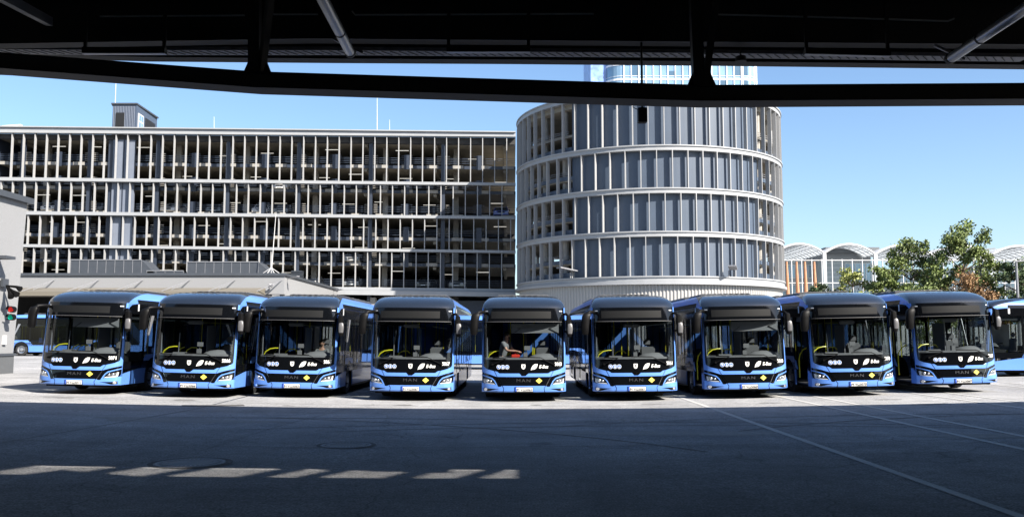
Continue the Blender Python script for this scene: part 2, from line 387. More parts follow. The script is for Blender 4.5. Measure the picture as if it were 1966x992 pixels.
# ------------------------------------------------------------------ the bus
HW = 1.275; LEN = 12.1
def lerp_t(tab, z):
    if z <= tab[0][0]: return tab[0][1]
    for (a, b), (c, d) in zip(tab[:-1], tab[1:]):
        if z <= c: return b + (d-b)*(z-a)/(c-a)
    return tab[-1][1]
PT = [(.25,.05),(.34,.0),(.50,0),(.62,.02),(.78,.03),(.92,.05),(1.2,.075),(1.5,.10),(2.0,.14),(2.4,.18),(2.6,.21),(2.85,.26)]
def F(x, z):
    u = min(abs(x)/HW, 1.0)
    return lerp_t(PT, z) + .24*u*u + .16*u**10
def C(z): return lerp_t(PT, z) + .40
def fp(x, z, off=0):
    u = max(-1, min(1, x/HW)); k = abs(u)**8
    return Vector((x + (1 if x > 0 else -1)*off*.6*k, F(x, z) - off*(1-.3*k), z))
def front_patch(name, polys, m, parent, off=0, thick=.02, smooth=True, sub=(.09,.12)):
    bm = bmesh.new()
    for poly in polys:
        vs = [bm.verts.new((p[0], 0, p[1])) for p in poly]
        for t_ in tessellate_polygon([[Vector((p[0], p[1], 0)) for p in poly]]):
            if len(set(t_)) == 3: bm.faces.new([vs[i] for i in t_])
    allx = [v.co.x for v in bm.verts]; allz = [v.co.z for v in bm.verts]
    x = math.ceil(min(allx)/sub[0])*sub[0]
    while x < max(allx):
        bmesh.ops.bisect_plane(bm, geom=bm.verts[:]+bm.edges[:]+bm.faces[:], plane_co=(x,0,0), plane_no=(1,0,0)); x += sub[0]
    for x in (-1.262,-1.24,-1.20,1.20,1.24,1.262):
        if min(allx) < x < max(allx): bmesh.ops.bisect_plane(bm, geom=bm.verts[:]+bm.edges[:]+bm.faces[:], plane_co=(x,0,0), plane_no=(1,0,0))
    for z in [p[0] for p in PT]:
        if min(allz) < z < max(allz): bmesh.ops.bisect_plane(bm, geom=bm.verts[:]+bm.edges[:]+bm.faces[:], plane_co=(0,0,z), plane_no=(0,0,1))
    bnd = [e for e in bm.edges if len(e.link_faces) == 1]
    if thick:
        r = bmesh.ops.extrude_edge_only(bm, edges=bnd)
        nv = [g_ for g_ in r['geom'] if isinstance(g_, bmesh.types.BMVert)]
        for v in nv: v.co.y = 1.0     # marker
    for v in bm.verts:
        back = v.co.y > .5
        q = fp(v.co.x, v.co.z, off)
        if back: q.y += thick
        v.co = q
    bmesh.ops.recalc_face_normals(bm, faces=bm.faces)
    # orient to -y
    s = sum(f.normal.y * f.calc_area() for f in bm.faces)
    if s > 0: bmesh.ops.reverse_faces(bm, faces=bm.faces)
    me = bpy.data.meshes.new(name); bm.to_mesh(me); bm.free()
    for p in me.polygons: p.use_smooth = smooth
    try: me.set_sharp_from_angle(angle=radians(35))
    except Exception: pass
    return link(name, me, m, parent)
def sym(poly): return [(-x, z) for x, z in reversed(poly)]
def poly_circle(cx, cz, r, n=16): return [(cx+r*cos(2*pi*k/n), cz+r*sin(2*pi*k/n)) for k in range(n)]

def make_bus():
    B = thing('city_bus', (0,0,0))
    # --- front mask
    front_patch('front_mask', [[(-HW,.30),(HW,.30),(HW,1.27),(-HW,1.27)]], M['black'], B, 0, .06)
    front_patch('windscreen_frame', [[(-HW,1.27),(-1.19,1.27),(-1.20,2.42),(-HW,2.42)]], M['black'], B, 0, .05)
    front_patch('windscreen_frame', [[(1.19,1.27),(HW,1.27),(HW,2.42),(1.20,2.42)]], M['black'], B, 0, .05)
    front_patch('header_panel', [[(-HW,2.42),(HW,2.42),(HW,2.85),(-HW,2.85)]], M['black'], B, 0, .05)
    ws = front_patch('windscreen', [[(-1.19,1.27),(1.19,1.27),(1.20,2.40),(-1.20,2.40)]], M['glass'], B, -.004, 0)
    front_patch('seam_strip', [[(-1.2,2.415),(1.2,2.415),(1.2,2.426),(-1.2,2.426)]], M['covergrey'], B, .006, .008)
    front_patch('roof_edge_trim', [[(-1.16,2.835),(1.16,2.835),(1.16,2.852),(-1.16,2.852)]], M['dome'], B, .008, .01)
    # --- blue bodywork on the front
    A = [(-HW,2.85),(-HW,.893),(-1.02,.82),(-.824,.754),(.824,.754),(1.02,.82),(HW,.893),(HW,2.85),(1.235,2.85),(1.232,1.3),(1.225,1.07),(1.20,1.03),
         (1.095,.973),(.897,.922),(.82,.91),(.74,.856),(.14,.856),(.07,.80),(-.07,.80),(-.14,.856),(-.74,.856),(-.82,.91),(-.897,.922),(-1.095,.973),(-1.20,1.03),(-1.225,1.07),(-1.232,1.3),(-1.235,2.85)]
    front_patch('front_bodywork', [A], M['blue'], B, .014, .02)
    tr = [(-HW,.82),(-.96,.72),(-.875,.635),(-.79,.47),(-.825,.47),(-.905,.62),(-.98,.69),(-HW,.79)]
    front_patch('headlight_trim', [tr], M['blue'], B, .016, .02); front_patch('headlight_trim', [sym(tr)], M['blue'], B, .016, .02)
    Cc = [(-HW,.57),(-1.2,.555),(-.846,.512),(-.788,.461),(-.715,.454),(-.66,.485),(.66,.485),(.715,.454),(.788,.461),(.846,.512),(1.2,.555),(HW,.57),(HW,.30),(-HW,.30)]
    bumper = front_patch('bumper', [Cc], M['blue'], B, .02, .05)
    # bumper panel gaps
    for s in (-1, 1):
        ga = [(.652,.50),(.672,.50),(.618,.405),(.64,.30),(.622,.30),(.60,.405)]
        ga = [(s*x, z) for x, z in ga]
        if s < 0: ga = ga[::-1]
        front_patch('panel_gap', [ga], M['blackmat'], bumper, .0225, .003)
        g2 = [(s*.905,.925),(s*.89,.925),(s*.80,.75),(s*.815,.75)]
        front_patch('panel_gap', [g2 if s > 0 else g2[::-1]], M['blackmat'], bumper, .0175, .003)
        g3 = [(s*.80,.735),(s*.812,.735),(s*.672,.47),(s*.655,.47)]
        front_patch('chrome_strip', [g3], M['chrome'] if s < 0 else M['dimchrome'], B, .006, .005)
        fw = [(-1.22,.335),(-1.21,.42),(-1.12,.405),(-.77,.395),(-.95,.362),(-1.08,.322)]
        fw = fw if s < 0 else sym(fw)
        fr = front_patch('fog_lamp_recess', [fw], M['black'], B, .024, .004)
        front_patch('fog_lamp', [poly_circle(s*1.154,.373,.038)], M['lamp'], fr, .034, .01)
        front_patch('fog_lamp_bezel', [poly_circle(s*1.154,.373,.046)], M['chrome'], fr, .030, .006)
        # headlight
        hl = [(-1.24,.705),(-1.05,.685),(-.95,.645),(-.865,.525),(-1.10,.545),(-1.22,.56)]
        hl = hl if s < 0 else sym(hl)
        h = front_patch('headlight', [hl], M['clear'], B, .018, .018)
        ins = [(-1.20,.69),(-1.05,.67),(-.96,.63),(-.90,.54),(-1.10,.56),(-1.20,.57)]
        ins = ins if s < 0 else sym(ins)
        front_patch('reflector', [ins], M['dimchrome'], h, .004, .003)
        front_patch('light_strip', [[(s*x, z) for x, z in q] for q in ([(-1.225,.70),(-1.19,.69),(-1.175,.585),(-1.21,.56)], [(-1.21,.56),(-1.175,.59),(-1.08,.568),(-.90,.55),(-.87,.528),(-1.10,.543)])], M['drl'], h, .010, .004)
        for cx, cz, r in ((-1.10,.63,.042),(-1.0,.62,.034)):
            c = fp(s*cx, cz, .012); MB().ball(c, r, 12, 6, (1,.5,1)).build('lens', M['lamp'], h, True)
        # marker lights at top
        mk = [(s*1.19,2.735),(s*1.10,2.735),(s*1.10,2.76),(s*1.18,2.765)]
        front_patch('marker_light', [mk], M['drl'], B, .006, .006)
    # upper grille strip + badge
    front_patch('upper_grille', [[(-.80,.906),(.80,.906),(.73,.872),(.14,.872),(.10,.84),(-.10,.84),(-.14,.872),(-.73,.872)]], M['black'], B, .004, .006)
    bd = front_patch('badge', [[(-.11,.86),(-.08,.90),(.08,.90),(.11,.86),(.06,.79),(-.06,.79)]], M['black'], B, .024, .02)
    front_patch('badge_rim', [[(-.11,.86),(-.06,.79),(.06,.79),(.11,.86),(.098,.86),(.053,.80),(-.053,.80),(-.098,.86)], [(-.05,.845),(.02,.872),(.055,.87),(.045,.855),(.015,.855),(.02,.83),(.0,.83),(-.015,.848)]], M['chrome'], bd, .027, .003)
    gr = front_patch('lower_grille', [[(-.79,.745),(.79,.745),(.65,.495),(-.65,.495)]], M['black'], B, .003, .003)
    text_mesh('maker_lettering', 'MAN', .085, M['dimchrome'], B, lambda x, z: fp(x-.015, .645+z, .012), spacing=1.25, sx=1.45, offset=.0)
    front_patch('diamond_sticker', [[(.36,.637),(.457,.72),(.555,.637),(.457,.555)]], M['yellow'], B, .008, .002)
    # pictograms
    for i, cx in enumerate((-.766,-.638,-.51)):
        d = front_patch('pictogram', [poly_circle(cx,1.047,.066,20)], M['white'], B, .004, .002)
        front_patch('pictogram_disc', [poly_circle(cx,1.047,.054,20)], M['badgeblue'], d, .007, .002)
        if i == 0: q = [[(cx-.035,1.05),(cx-.028,1.078),(cx+.03,1.072),(cx+.022,1.045),(cx+.0,1.022)], poly_circle(cx+.02,1.02,.012,8)]
        elif i == 1: q = [[(cx-.016,1.0),(cx-.02,1.06),(cx-.008,1.066),(cx+.008,1.066),(cx+.02,1.06),(cx+.016,1.0)], poly_circle(cx,1.083,.012,8)]
        else: q = [[(cx-.012,1.075),(cx+.0,1.075),(cx+.004,1.045),(cx+.022,1.043),(cx+.034,1.012),(cx+.022,1.012),(cx+.010,1.03),(cx-.010,1.03)], [(cx-.034,1.03),(cx-.022,1.045),(cx-.018,1.02),(cx-.0,1.01),(cx+.01,1.018),(cx+.004,1.0),(cx-.018,.998),(cx-.032,1.012)], poly_circle(cx-.006,1.09,.009,8)]
        front_patch('pictogram_figure', q, M['white'], d, .010, .002)
    sh = front_patch('crest', [[(-.075,1.13),(.045,1.13),(.045,1.04),(.025,1.0),(-.015,.978),(-.055,1.0),(-.075,1.04)]], M['white'], B, .004, .002)
    front_patch('crest_emblem', [[(-.05,1.10),(.02,1.10),(.02,1.085),(-.005,1.085),(-.003,1.03),(-.015,1.01),(-.027,1.03),(-.025,1.085),(-.05,1.085)]], M['ink'], sh, .007, .002)
    lf = [(.205,.95),(.215,.985),(.235,1.04),(.28,1.105),(.34,1.14),(.42,1.14),(.405,1.07),(.37,1.01),(.31,.975),(.25,.97)]
    front_patch('leaf_logo', [lf], M['white'], B, .004, .002)
    text_mesh('type_lettering', 'E-Bus', .095, M['white'], B, lambda x, z: fp(.595+x, 1.06+z, .006), shear=.25, sx=.88, offset=.004)
    # display
    front_patch('destination_display', [[(-1.0,2.52),(.84,2.52),(.84,2.74),(-1.0,2.74)]], M['display'], B, .004, .003)
    # wiper
    for (a, b, c) in (((.93,1.12),(.50,1.33),(-.15,1.34)), ((-.95,1.12),(-.55,1.30),(-.95,1.32))):
        w = MB(); pa, pb = fp(*a,.05), fp(*b,.06)
        w.bar(pa, pb, .022, .018); w.bar(fp(*b,.05), fp(c[0], c[1], .05), .016, .03)
        w.tube([fp(a[0],a[1],.0), fp(a[0],a[1],.06)], .03, 10)
        w.build('wiper', M['blackmat'], B)
    # --- sides and roof shell (roof is rings of an ellipse corner)
    N = 9; up = 16
    def ring(t):
        hw = HW - .36*t**1.5; z = 2.85 + .40*(1-(1-t)**1.7); yo = 1.25*t**1.5
        return hw, z, yo
    def front_pts(t):
        hw, z, yo = ring(t); r = []
        for i in range(-up, up+1):
            u = i/up; u = math.copysign(1-(1-abs(u))**1.6, u) if u else 0
            r.append((u*hw, yo + .26 + (.24*u*u + .16*abs(u)**10)*(1-.25*t), z))
        return r
    rows = [front_pts(k/N) for k in range(N+1)]
    for k, rw_ in enumerate(rows):
        a, b = rw_[0], rw_[-1]; e = 1.25*(k/N)**1.1
        rw_.insert(0, (a[0], a[1]+e, a[2])); rw_.append((b[0], b[1]+e, b[2]))
    m_ = MB(); m_.grid(rows)
    top = rows[-1]; zt = top[0][2]; hwt = ring(1)[0]
    m_.add([(p[0],p[1],zt) for p in top] + [(hwt,LEN-.3,zt),(-hwt,LEN-.3,zt)], [tuple(range(len(top)+2))])
    m_.build('roof', M['dome'], B, True)
    m_ = MB()
    for k in range(5): m_.box(-.45+k*.19, -.33+k*.19, 1.16, 1.19, 3.248, 3.262)
    m_.build('roof_vent_slots', M['blackmat'], B)
    for s in (-1, 1):
        rr = []
        for k in range(N+1):
            hw, z, yo = ring(k/N); y0 = rows[k][-1][1]
            rr.append([(s*hw, y, z) for y in [y0, max(y0+.3,1.35), 3.2, 6, 9, LEN-.25*(k/N)]])
        m_ = MB()
        m_.grid([q_[:2] for q_ in rr[:3]]); m_.grid(rr[2:])
        m_.build('roof_band', M['blue'], B, True)
        MB().grid([q_[1:] for q_ in rr[:3]]).build('roof_band_lower', M['black'], B, True)
    m_ = MB()
    rw = [[(ring(k/N)[0]*u, LEN-.25*(k/N), ring(k/N)[1]) for u in (-1,0,1)] for k in range(N+1)]
    m_.grid(rw); m_.box(-HW, HW, LEN-.02, LEN, .35, 2.85); m_.build('rear_wall', M['blue'], B)
    # roof equipment
    for (y0, y1, w_, z1) in ((2.6,4.6,.86,3.33),(5.2,9.0,.9,3.34)):
        m_ = MB(); m_.box(-w_, w_, y0, y1, 3.2, z1); eq = m_.build('roof_unit', M['roofunit'], B, bevel=.03)
        m_ = MB()
        for k in range(9): m_.box(-w_+.1+k*.19, -w_+.2+k*.19, y0+.1, y1-.1, z1, z1+.014)
        for k in range(4): m_.box(-w_+.05, w_-.05, y0+.08+k*(y1-y0-.3)/3, y0+.14+k*(y1-y0-.3)/3, z1+.014, z1+.024)
        m_.build('cover_ribs', M['galv'], eq)
    AX = (2.72, 8.75)
    def arch(c, r, n=10, rev=False):
        p = [(c - r*cos(pi*k/n), .52 + r*sin(pi*k/n)) for k in range(n+1)]
        p = [(c-r,.30)] + p + [(c+r,.30)]
        return p
    for s in (-1, 1):
        X = s*HW; dx = (-s*.03, 0, 0)
        door = [(.80,2.02),(5.15,6.45),(9.75,11.05)] if s < 0 else []
        # skirt polygon segments between doors
        segs = []; y = None
        bounds = [(C(.3),)] 
        edges = []; cur = C(.5)
        cuts = [d for d in door]
        st = cur
        for d in cuts + [(LEN, None)]:
            segs.append((st, d[0])); st = d[1]
        m_ = MB()
        for a, b in segs:
            poly = [(a,.30)]
            for ax in AX:
                if a < ax < b: poly += arch(ax,.60)
            poly += [(b,.30)]
            top_ = [(b,.86)]
            for ax in AX[::-1]:
                if a < ax < b:
                    top_ += [(ax+.9,.86),(ax+.72,1.08),(ax+.5,1.22),(ax-.5,1.22),(ax-.72,1.08),(ax-.9,.80)]
            top_ += [(a,.62 if a < 1 else .86)]
            poly = poly + top_
            q = [(X, y_, z_) for y_, z_ in poly]
            m_.prism(q, dx)
        # front corner pillar
        pil = [(C(.3),.60),(C(.3)+.04,.60),(C(1.2)+.03,1.3),(C(2.4)+.03,2.5),(C(2.85)+.07,2.72),(C(2.85)+.25,2.81),(C(2.85)+.6,2.85),(C(2.85),2.85),(C(2.4),2.4),(C(1.2),1.2),(C(.8),.8)]
        m_.prism([(X+s*.001, y_, z_) for y_, z_ in pil], dx)
        m_.build('side_bodywork', M['blue'], B)
        # arch liner
        for ax in AX:
            m_ = MB(); pts = arch(ax, .58)
            m_.grid([[(X-s*.03, a, b) for a, b in pts], [(X-s*.55, a, b) for a, b in pts]])
            m_.add([(X-s*.55, a, b) for a, b in pts], [tuple(range(len(pts)))])
            m_.build('wheel_arch_liner', M['blackmat'], B)
        # glazing band: frame strips + panes + posts
        m_ = MB(); yA = C(1.2)+.01
        parts = []; st = yA
        for d in door + [(LEN, None)]:
            parts.append((st, d[0])); st = d[1]
        posts = []
        xo = s*.002
        for a, b in parts:
            if b - a < .15: continue
            m_.box(min(X,X-s*.028), max(X,X-s*.028), a, b, .78, 1.02)
        m_.box(min(X,X-s*.028), max(X,X-s*.028), C(2.6)+.03, LEN, 2.52, 2.85)
        wins = []
        for a, b in parts:
            n = max(1, round((b-a)/1.5)); 
            for k in range(n):
                w0, w1 = a+(b-a)*k/n, a+(b-a)*(k+1)/n; wins.append((w0, w1))
                m_.box(min(X,X-s*.028), max(X,X-s*.028), w0, w0+.05, 1.02, 2.52); m_.box(min(X,X-s*.028), max(X,X-s*.028), w1-.05, w1, 1.02, 2.52)
        m_.build('window_frame', M['black'], B)
        for w0, w1 in wins:
            g_ = MB(); g_.add([(X-s*.012,w0+.05,1.02),(X-s*.012,w1-.05,1.02),(X-s*.012,w1-.05,2.52),(X-s*.012,w0+.05,2.52)], [(0,1,2,3)])
            g_.build('side_window', M['sideglass'], B, fix=False)
        for k, d in enumerate(door):
            if k == 0:   # opened front door: two leaves swung in
                for y_, in ((d[0]+.03,), (d[1]-.05,)):
                    lf_ = MB(); x0, x1 = (X+.04, X+.62)
                    lf_.box(x0, x1, y_, y_+.035, .38, .46).box(x0, x1, y_, y_+.035, 2.42, 2.5).box(x0, x0+.05, y_, y_+.035, .46, 2.42).box(x1-.05, x1, y_, y_+.035, .46, 2.42)
                    dl = lf_.build('door_leaf', M['black'], B)
                    g_ = MB(); g_.add([(x0+.05,y_+.018,.46),(x1-.05,y_+.018,.46),(x1-.05,y_+.018,2.42),(x0+.05,y_+.018,2.42)], [(0,1,2,3)]); g_.build('door_glass', M['sideglass'], dl, fix=False)
                r_ = MB()
                r_.tube([(X+.10,d[0]+.14,.52),(X+.10,d[0]+.14,1.15),(X+.13,d[0]+.14,1.32),(X+.20,d[0]+.14,1.45),(X+.32,d[0]+.14,1.52),(X+.46,d[0]+.14,1.53)], .019, 8)
                r_.tube([(X+.10,d[1]-.12,.52),(X+.10,d[1]-.12,1.1),(X+.14,d[1]-.12,1.28),(X+.24,d[1]-.12,1.42),(X+.40,d[1]-.12,1.50)], .019, 8)
                r_.build('door_rail', M['rail'], B, True)
            else:
                for y0_, y1_ in ((d[0]+.02,(d[0]+d[1])/2-.01), ((d[0]+d[1])/2+.01,d[1]-.02)):
                    f_ = MB(); xa, xb = min(X,X-s*.03), max(X,X-s*.03)
                    f_.box(xa,xb,y0_,y1_,.36,.46).box(xa,xb,y0_,y1_,2.42,2.515).box(xa,xb,y0_,y0_+.06,.46,2.42).box(xa,xb,y1_-.06,y1_,.46,2.42)
                    dl = f_.build('door_leaf', M['black'], B)
                    g_ = MB(); g_.add([(X-s*.012,y0_+.06,.46),(X-s*.012,y1_-.06,.46),(X-s*.012,y1_-.06,2.42),(X-s*.012,y0_+.06,2.42)], [(0,1,2,3)]); g_.build('door_glass', M['sideglass'], dl, fix=False)
        # silver slash trim and white vertical tab
        tz = MB()
        if s > 0: tz.prism([(X+.004,2.02,1.35),(X+.004,2.42,2.5),(X+.004,2.62,2.5),(X+.004,2.05,1.35)], (.008,0,0))
        else: tz.prism([(X-.004,2.32,1.35),(X-.004,2.12,2.5),(X-.004,2.24,2.5),(X-.004,2.35,1.35)], (-.008,0,0))
        tz.build('slanted_trim', M['silver'], B)
        MB().prism([(X+s*.002,1.35,2.62),(X+s*.002,1.35,2.84),(X+s*.002,1.43,2.84),(X+s*.002,1.43,2.62)], (s*.008,0,0)).build('side_marker', M['drl'], B)
        # wheels
        for i, ax in enumerate(AX):
            xw = s*(HW-.19); t_ = MB()
            prof = [(.30,-.14),(.44,-.145),(.475,-.12),(.485,-.06),(.485,.06),(.475,.12),(.44,.145),(.30,.14)]
            rows_ = [[(xw+s*o, ax+r*cos(2*pi*k/28), .485+r*sin(2*pi*k/28)) for k in range(28)] for r, o in prof]
            t_.grid(rows_, True)
            wh = t_.build('wheel', M['rubber'], B, True)
            h_ = MB(); prof = [(.30,.13),(.28,.12),(.27,.06),(.20,.04),(.13,.05),(.12,.11),(.0,.12)] if i == 0 else [(.30,.13),(.27,.05),(.22,-.02),(.14,-.03),(.13,.08),(.0,.09)]
            h_.grid([[(xw+s*o, ax+r*cos(2*pi*k/28), .485+r*sin(2*pi*k/28)) for k in range(28)] for r, o in prof], True)
            h_.build('rim', M['rim'], wh, True)
            b_ = MB()
            for k in range(10): b_.tube([(xw+s*.05, ax+.17*cos(pi*k/5), .485+.17*sin(pi*k/5)), (xw+s*.09, ax+.17*cos(pi*k/5), .485+.17*sin(pi*k/5))], .02, 6)
            b_.build('wheel_bolts', M['blackmat'], wh)
    # underbody
    m_ = MB(); m_.box(-1.15,1.15,.55,2.05,.22,.33).box(-.75,.75,1.9,3.6,.2,.33).box(-1.2,1.2,3.45,8.0,.22,.33).box(-.72,.72,8,9.5,.22,.33).box(-1.2,1.2,9.45,LEN-.05,.24,.33)
    m_.box(-.5,.5,2.6,2.85,.12,.25); m_.build('underbody', M['blackmat'], B)
    # --- mirrors
    def loft(secs, n=12):
        "secs: (centre, half x, half y, half z dir) rounded sections stacked downwards"
        rows_ = []
        for (c, hx, hy) in secs:
            rows_.append([(c[0]+hx*math.copysign(abs(cos(2*pi*k/n))**.6, cos(2*pi*k/n)), c[1]+hy*math.copysign(abs(sin(2*pi*k/n))**.6, sin(2*pi*k/n)), c[2]) for k in range(n)])
        m_ = MB(); m_.grid(rows_, True); m_.add(rows_[0], [tuple(range(n))[::-1]]); m_.add(rows_[-1], [tuple(range(n))]); return m_
    a_ = MB(); a_.tube([(-1.16,.62,2.70),(-1.26,.40,2.72),(-1.38,.22,2.70),(-1.48,.16,2.60)], [.05,.055,.06,.06], 10)
    arm = a_.build('mirror_arm', M['blackmat'], B, True)
    mr = loft([((-1.42,.17,2.69),.05,.05),((-1.45,.16,2.66),.11,.08),((-1.475,.15,2.58),.135,.10),((-1.50,.15,2.45),.125,.11),((-1.515,.15,2.25),.115,.11),((-1.52,.15,2.08),.105,.10),((-1.52,.15,2.02),.085,.07)])
    mo = mr.build('mirror', M['blackmat'], B, True)
    MB().box(-1.60,-1.43,.255,.262,2.08,2.5).build('mirror_glass', M['chrome'], mo)
    a_ = MB(); a_.tube([(1.20,.62,2.66),(1.32,.50,2.66),(1.38,.44,2.58)], [.035,.04,.04], 8).tube([(1.27,.60,2.1),(1.36,.46,2.15)], .03, 8)
    a_.build('mirror_arm', M['blackmat'], B, True)
    mr = loft([((1.37,.42,2.62),.04,.05),((1.385,.41,2.58),.075,.09),((1.395,.41,2.40),.085,.10),((1.40,.41,2.2),.085,.10),((1.41,.41,2.02),.08,.10),((1.41,.41,1.95),.06,.07)])
    mo = mr.build('mirror', M['blackmat'], B, True)
    MB().box(1.33,1.46,.515,.522,2.04,2.5).build('mirror_glass', M['chrome'], mo)
    sh_ = loft([((1.41,.36,2.38),.04,.04),((1.42,.35,2.34),.075,.05),((1.425,.34,2.2),.085,.055),((1.42,.35,2.05),.07,.05)])
    sh_.build('mirror_cover', M['covergrey'], mo, True)
    # --- interior
    m_ = MB(); m_.box(-1.2,1.2,.65,LEN-.1,.33,.37); m_.build('floor', M['infloor'], B)
    m_ = MB(); m_.box(-1.18,1.18,.75,LEN-.1,2.56,2.60).box(-1.18,-.95,.9,LEN-.1,2.35,2.56).box(.95,1.18,.9,LEN-.1,2.35,2.56); m_.build('ceiling', M['inwall'], B)
    m_ = MB(); pr = [(-1.1,.50),(-.6,.36),(0,.28),(.6,.35),(1.1,.50),(1.15,.98),(.02,.98),(-.1,.62),(-1.15,.66)]
    m_.prism([(x,y+.02,.9) for x,y in pr], (0,0,.30)); m_.box(.02,1.15,.95,1.25,.9,1.15)
    db = m_.build('dashboard', M['dashdark'], B, bevel=.02)
    m_ = MB(); front = [(-1.17,.555),(-.9,.40),(-.5,.27),(0,.22),(.5,.27),(.9,.40),(1.17,.555)]
    m_.grid([[(x,y+.05,1.24) for x,y in front],[(x,y+.06,1.315) for x,y in front],[(x,y+.12,1.325) for x,y in front],[(x,y+.18,1.215) for x,y in front]])
    m_.build('dash_ledge', M['dash'], db)
    hood = [(.12,0,1.27),(.20,0,1.34),(.38,0,1.41),(.62,0,1.44),(.88,0,1.425),(1.04,0,1.38),(1.12,0,1.33),(1.16,0,1.27)]
    m_ = MB(); m_.grid([[(x, .40+.22*abs(x-.3), 1.25) for x,_,z in hood],[(x,.50+.20*abs(x-.3),z-.06) for x,_,z in hood],[(x,.75,z+.015) for x,_,z in hood],[(x,.95,z-.01) for x,_,z in hood],[(x,1.0,1.22) for x,_,z in hood]])
    m_.build('instrument_hood', M['dash'], db, True)
    m_ = MB(); m_.box(-.75,-.35,.62,.75,1.2,1.36).box(.0,.12,.6,.7,1.2,1.47).tube([(.06,.65,1.35),(.10,.6,1.62)], .012, 6).box(.02,.2,.58,.61,1.55,1.68)
    m_.build('ticket_console', M['dash'], db)
    ax_ = Vector((0,-.55,.83)).normalized()
    m_ = MB(); m_.torus((.62,1.18,1.30), .235, .017, (0,-.45,.89)); m_.tube([(.62,1.05,1.05),(.62,1.18,1.29)], .03, 8); m_.bar((.40,1.18,1.30),(.84,1.18,1.30),.04,.02)
    m_.build('steering_wheel', M['blackmat'], B, True)
    m_ = MB(); m_.box(.36,.88,1.35,1.85,.85,.98).box(.38,.86,1.80,1.93,.98,1.62).box(.49,.75,1.83,1.92,1.65,1.86).box(.45,.80,1.45,1.8,.37,.85)
    m_.build('driver_seat', M['seatgrey'], B, bevel=.05, smooth=True)
    m_ = MB(); m_.box(.05,1.18,2.08,2.11,.37,1.3); m_.build('cab_partition', M['inwall'], B)
    m_ = MB(); m_.tube([(-1.12,.72,1.27),(-1.06,.72,1.40),(-.92,.74,1.50),(-.76,.76,1.53),(-.66,.78,1.53)], .017, 8)
    m_.tube([(-.58,1.2,1.25),(-.52,1.2,1.42),(-.38,1.2,1.50),(-.24,1.2,1.50),(-.16,1.2,1.42)], .017, 8)
    for x, y in ((-.42,2.15),(.02,2.1),(-.42,3.9),(.42,3.9),(.42,5.2),(-.5,6.4),(.42,7.2),(-.42,8.6)): m_.tube([(x,y,.37),(x,y,2.5)], .017, 8)
    m_.tube([(-.42,2.1,2.3),(-.42,8.5,2.3)], .016, 6).tube([(.42,2.6,2.3),(.42,8.5,2.3)], .016, 6)
    m_.build('grab_rail', M['rail'], B, True)
    m_ = MB(); m_.tube([(-1.13,.66,1.28),(-1.13,.66,1.95)], .014, 8).tube([(-.62,.74,1.25),(-.62,.80,1.95)], .012, 8).box(.08,.11,1.2,2.0,1.1,2.2); m_.build('cab_post', M['silver'], B)
    seat = None
    for y in (3.6,4.4,7.3,8.1,8.9,9.7,10.5):
        for x in (-.88,.88):
            if x < 0 and y in (5.2,9.7,10.5): continue
            if seat is None:
                m_ = MB(); m_.box(x-.24,x+.24,y,y+.44,.75,.82).box(x-.24,x+.24,y+.40,y+.47,.82,1.40).box(x-.05,x+.05,y+.15,y+.3,.37,.75)
                seat = m_.build('passenger_seat', M['seatblue'], B, bevel=.03); sx0, sy0 = x, y
            else:
                c = seat.copy(); COL.objects.link(c); c.parent = B; c.location = (x-sx0, y-sy0, 0)
    return B
def bus_sunblind(B):
    m_ = MB(); pts = [(-.38,2.37,.0),(1.08,2.37,0),(1.08,2.08,0),(-.38,2.07,0)]
    m_.prism([(x, .47, z) for x, z, _ in pts], (0,.012,0)); sb = m_.build('sun_blind', M['blind'], B, off=False)
    m_ = MB()
    for a, b in (((-.32,2.06),(-.10,2.22)),((.78,2.22),(1.05,2.08)),((.78,2.22),(1.05,2.33))): m_.bar((a[0],.455,a[1]),(b[0],.455,b[1]),.012,.018,(0,1,0))
    m_.build('blind_strut', M['blackmat'], sb, off=False)
def bus_mirrorbox(B):
    m_ = MB(); m_.box(-.30,.20,.5,.58,2.22,2.35); m_.build('interior_mirror', M['dash'], B, bevel=.035, off=False)
def bus_number(B, num):
    text_mesh('fleet_number', num, .10, M['white'], B, lambda x, z: fp(1.05+x, 1.135+z, .012), sx=.76, offset=.004, label='fleet number ' + num)
    pl = front_patch('number_plate', [[(-.27,.315),(.26,.315),(.26,.437),(-.27,.437)]], M['plate'], B, .034, .012)
    front_patch('plate_band', [[(-.27,.315),(-.225,.315),(-.225,.437),(-.27,.437)]], M['plateblue'], pl, .037, .003)
    front_patch('plate_holder', [[(-.285,.30),(.275,.30),(.275,.452),(-.285,.452)]], M['blackmat'], pl, .030, .008)
    text_mesh('plate_lettering', 'M VG' + num, .075, M['ink'], pl, lambda x, z: fp(.02+x, .376+z, .040), sx=.98, offset=.0, label='registration M-VG ' + num)
proto = make_bus()
# (fleet number, centre px, depth of the front corners, yaw, blind, label)
FLEET = [
 ('5071',160,28.75,-1.6,1,'blue and black electric bus numbered 5071, leftmost in the row'),
 ('5066',374,28.3,-1.2,0,'blue and black electric bus numbered 5066, second from the left'),
 ('5065',568.5,29.1,-.8,0,'blue and black electric bus numbered 5065, third in the row'),
 ('5067',792,28.4,-.2,0,'blue and black electric bus numbered 5067, fourth in the row'),
 ('5063',1005.5,28.25,0,1,'electric bus numbered 5063 with a man in grey behind its windscreen'),
 ('5061',1217.5,28.25,0,0,'blue and black electric bus numbered 5061, sixth in the row'),
 ('5060',1428.5,28.6,.3,1,'blue and black electric bus numbered 5060, third from the right'),
 ('5070',1633,28.8,.5,0,'blue and black electric bus numbered 5070, second from the right'),
 ('5069',1831,29.3,1.2,0,'blue and black electric bus numbered 5069, rightmost, its front door open'),
]
buses = {}
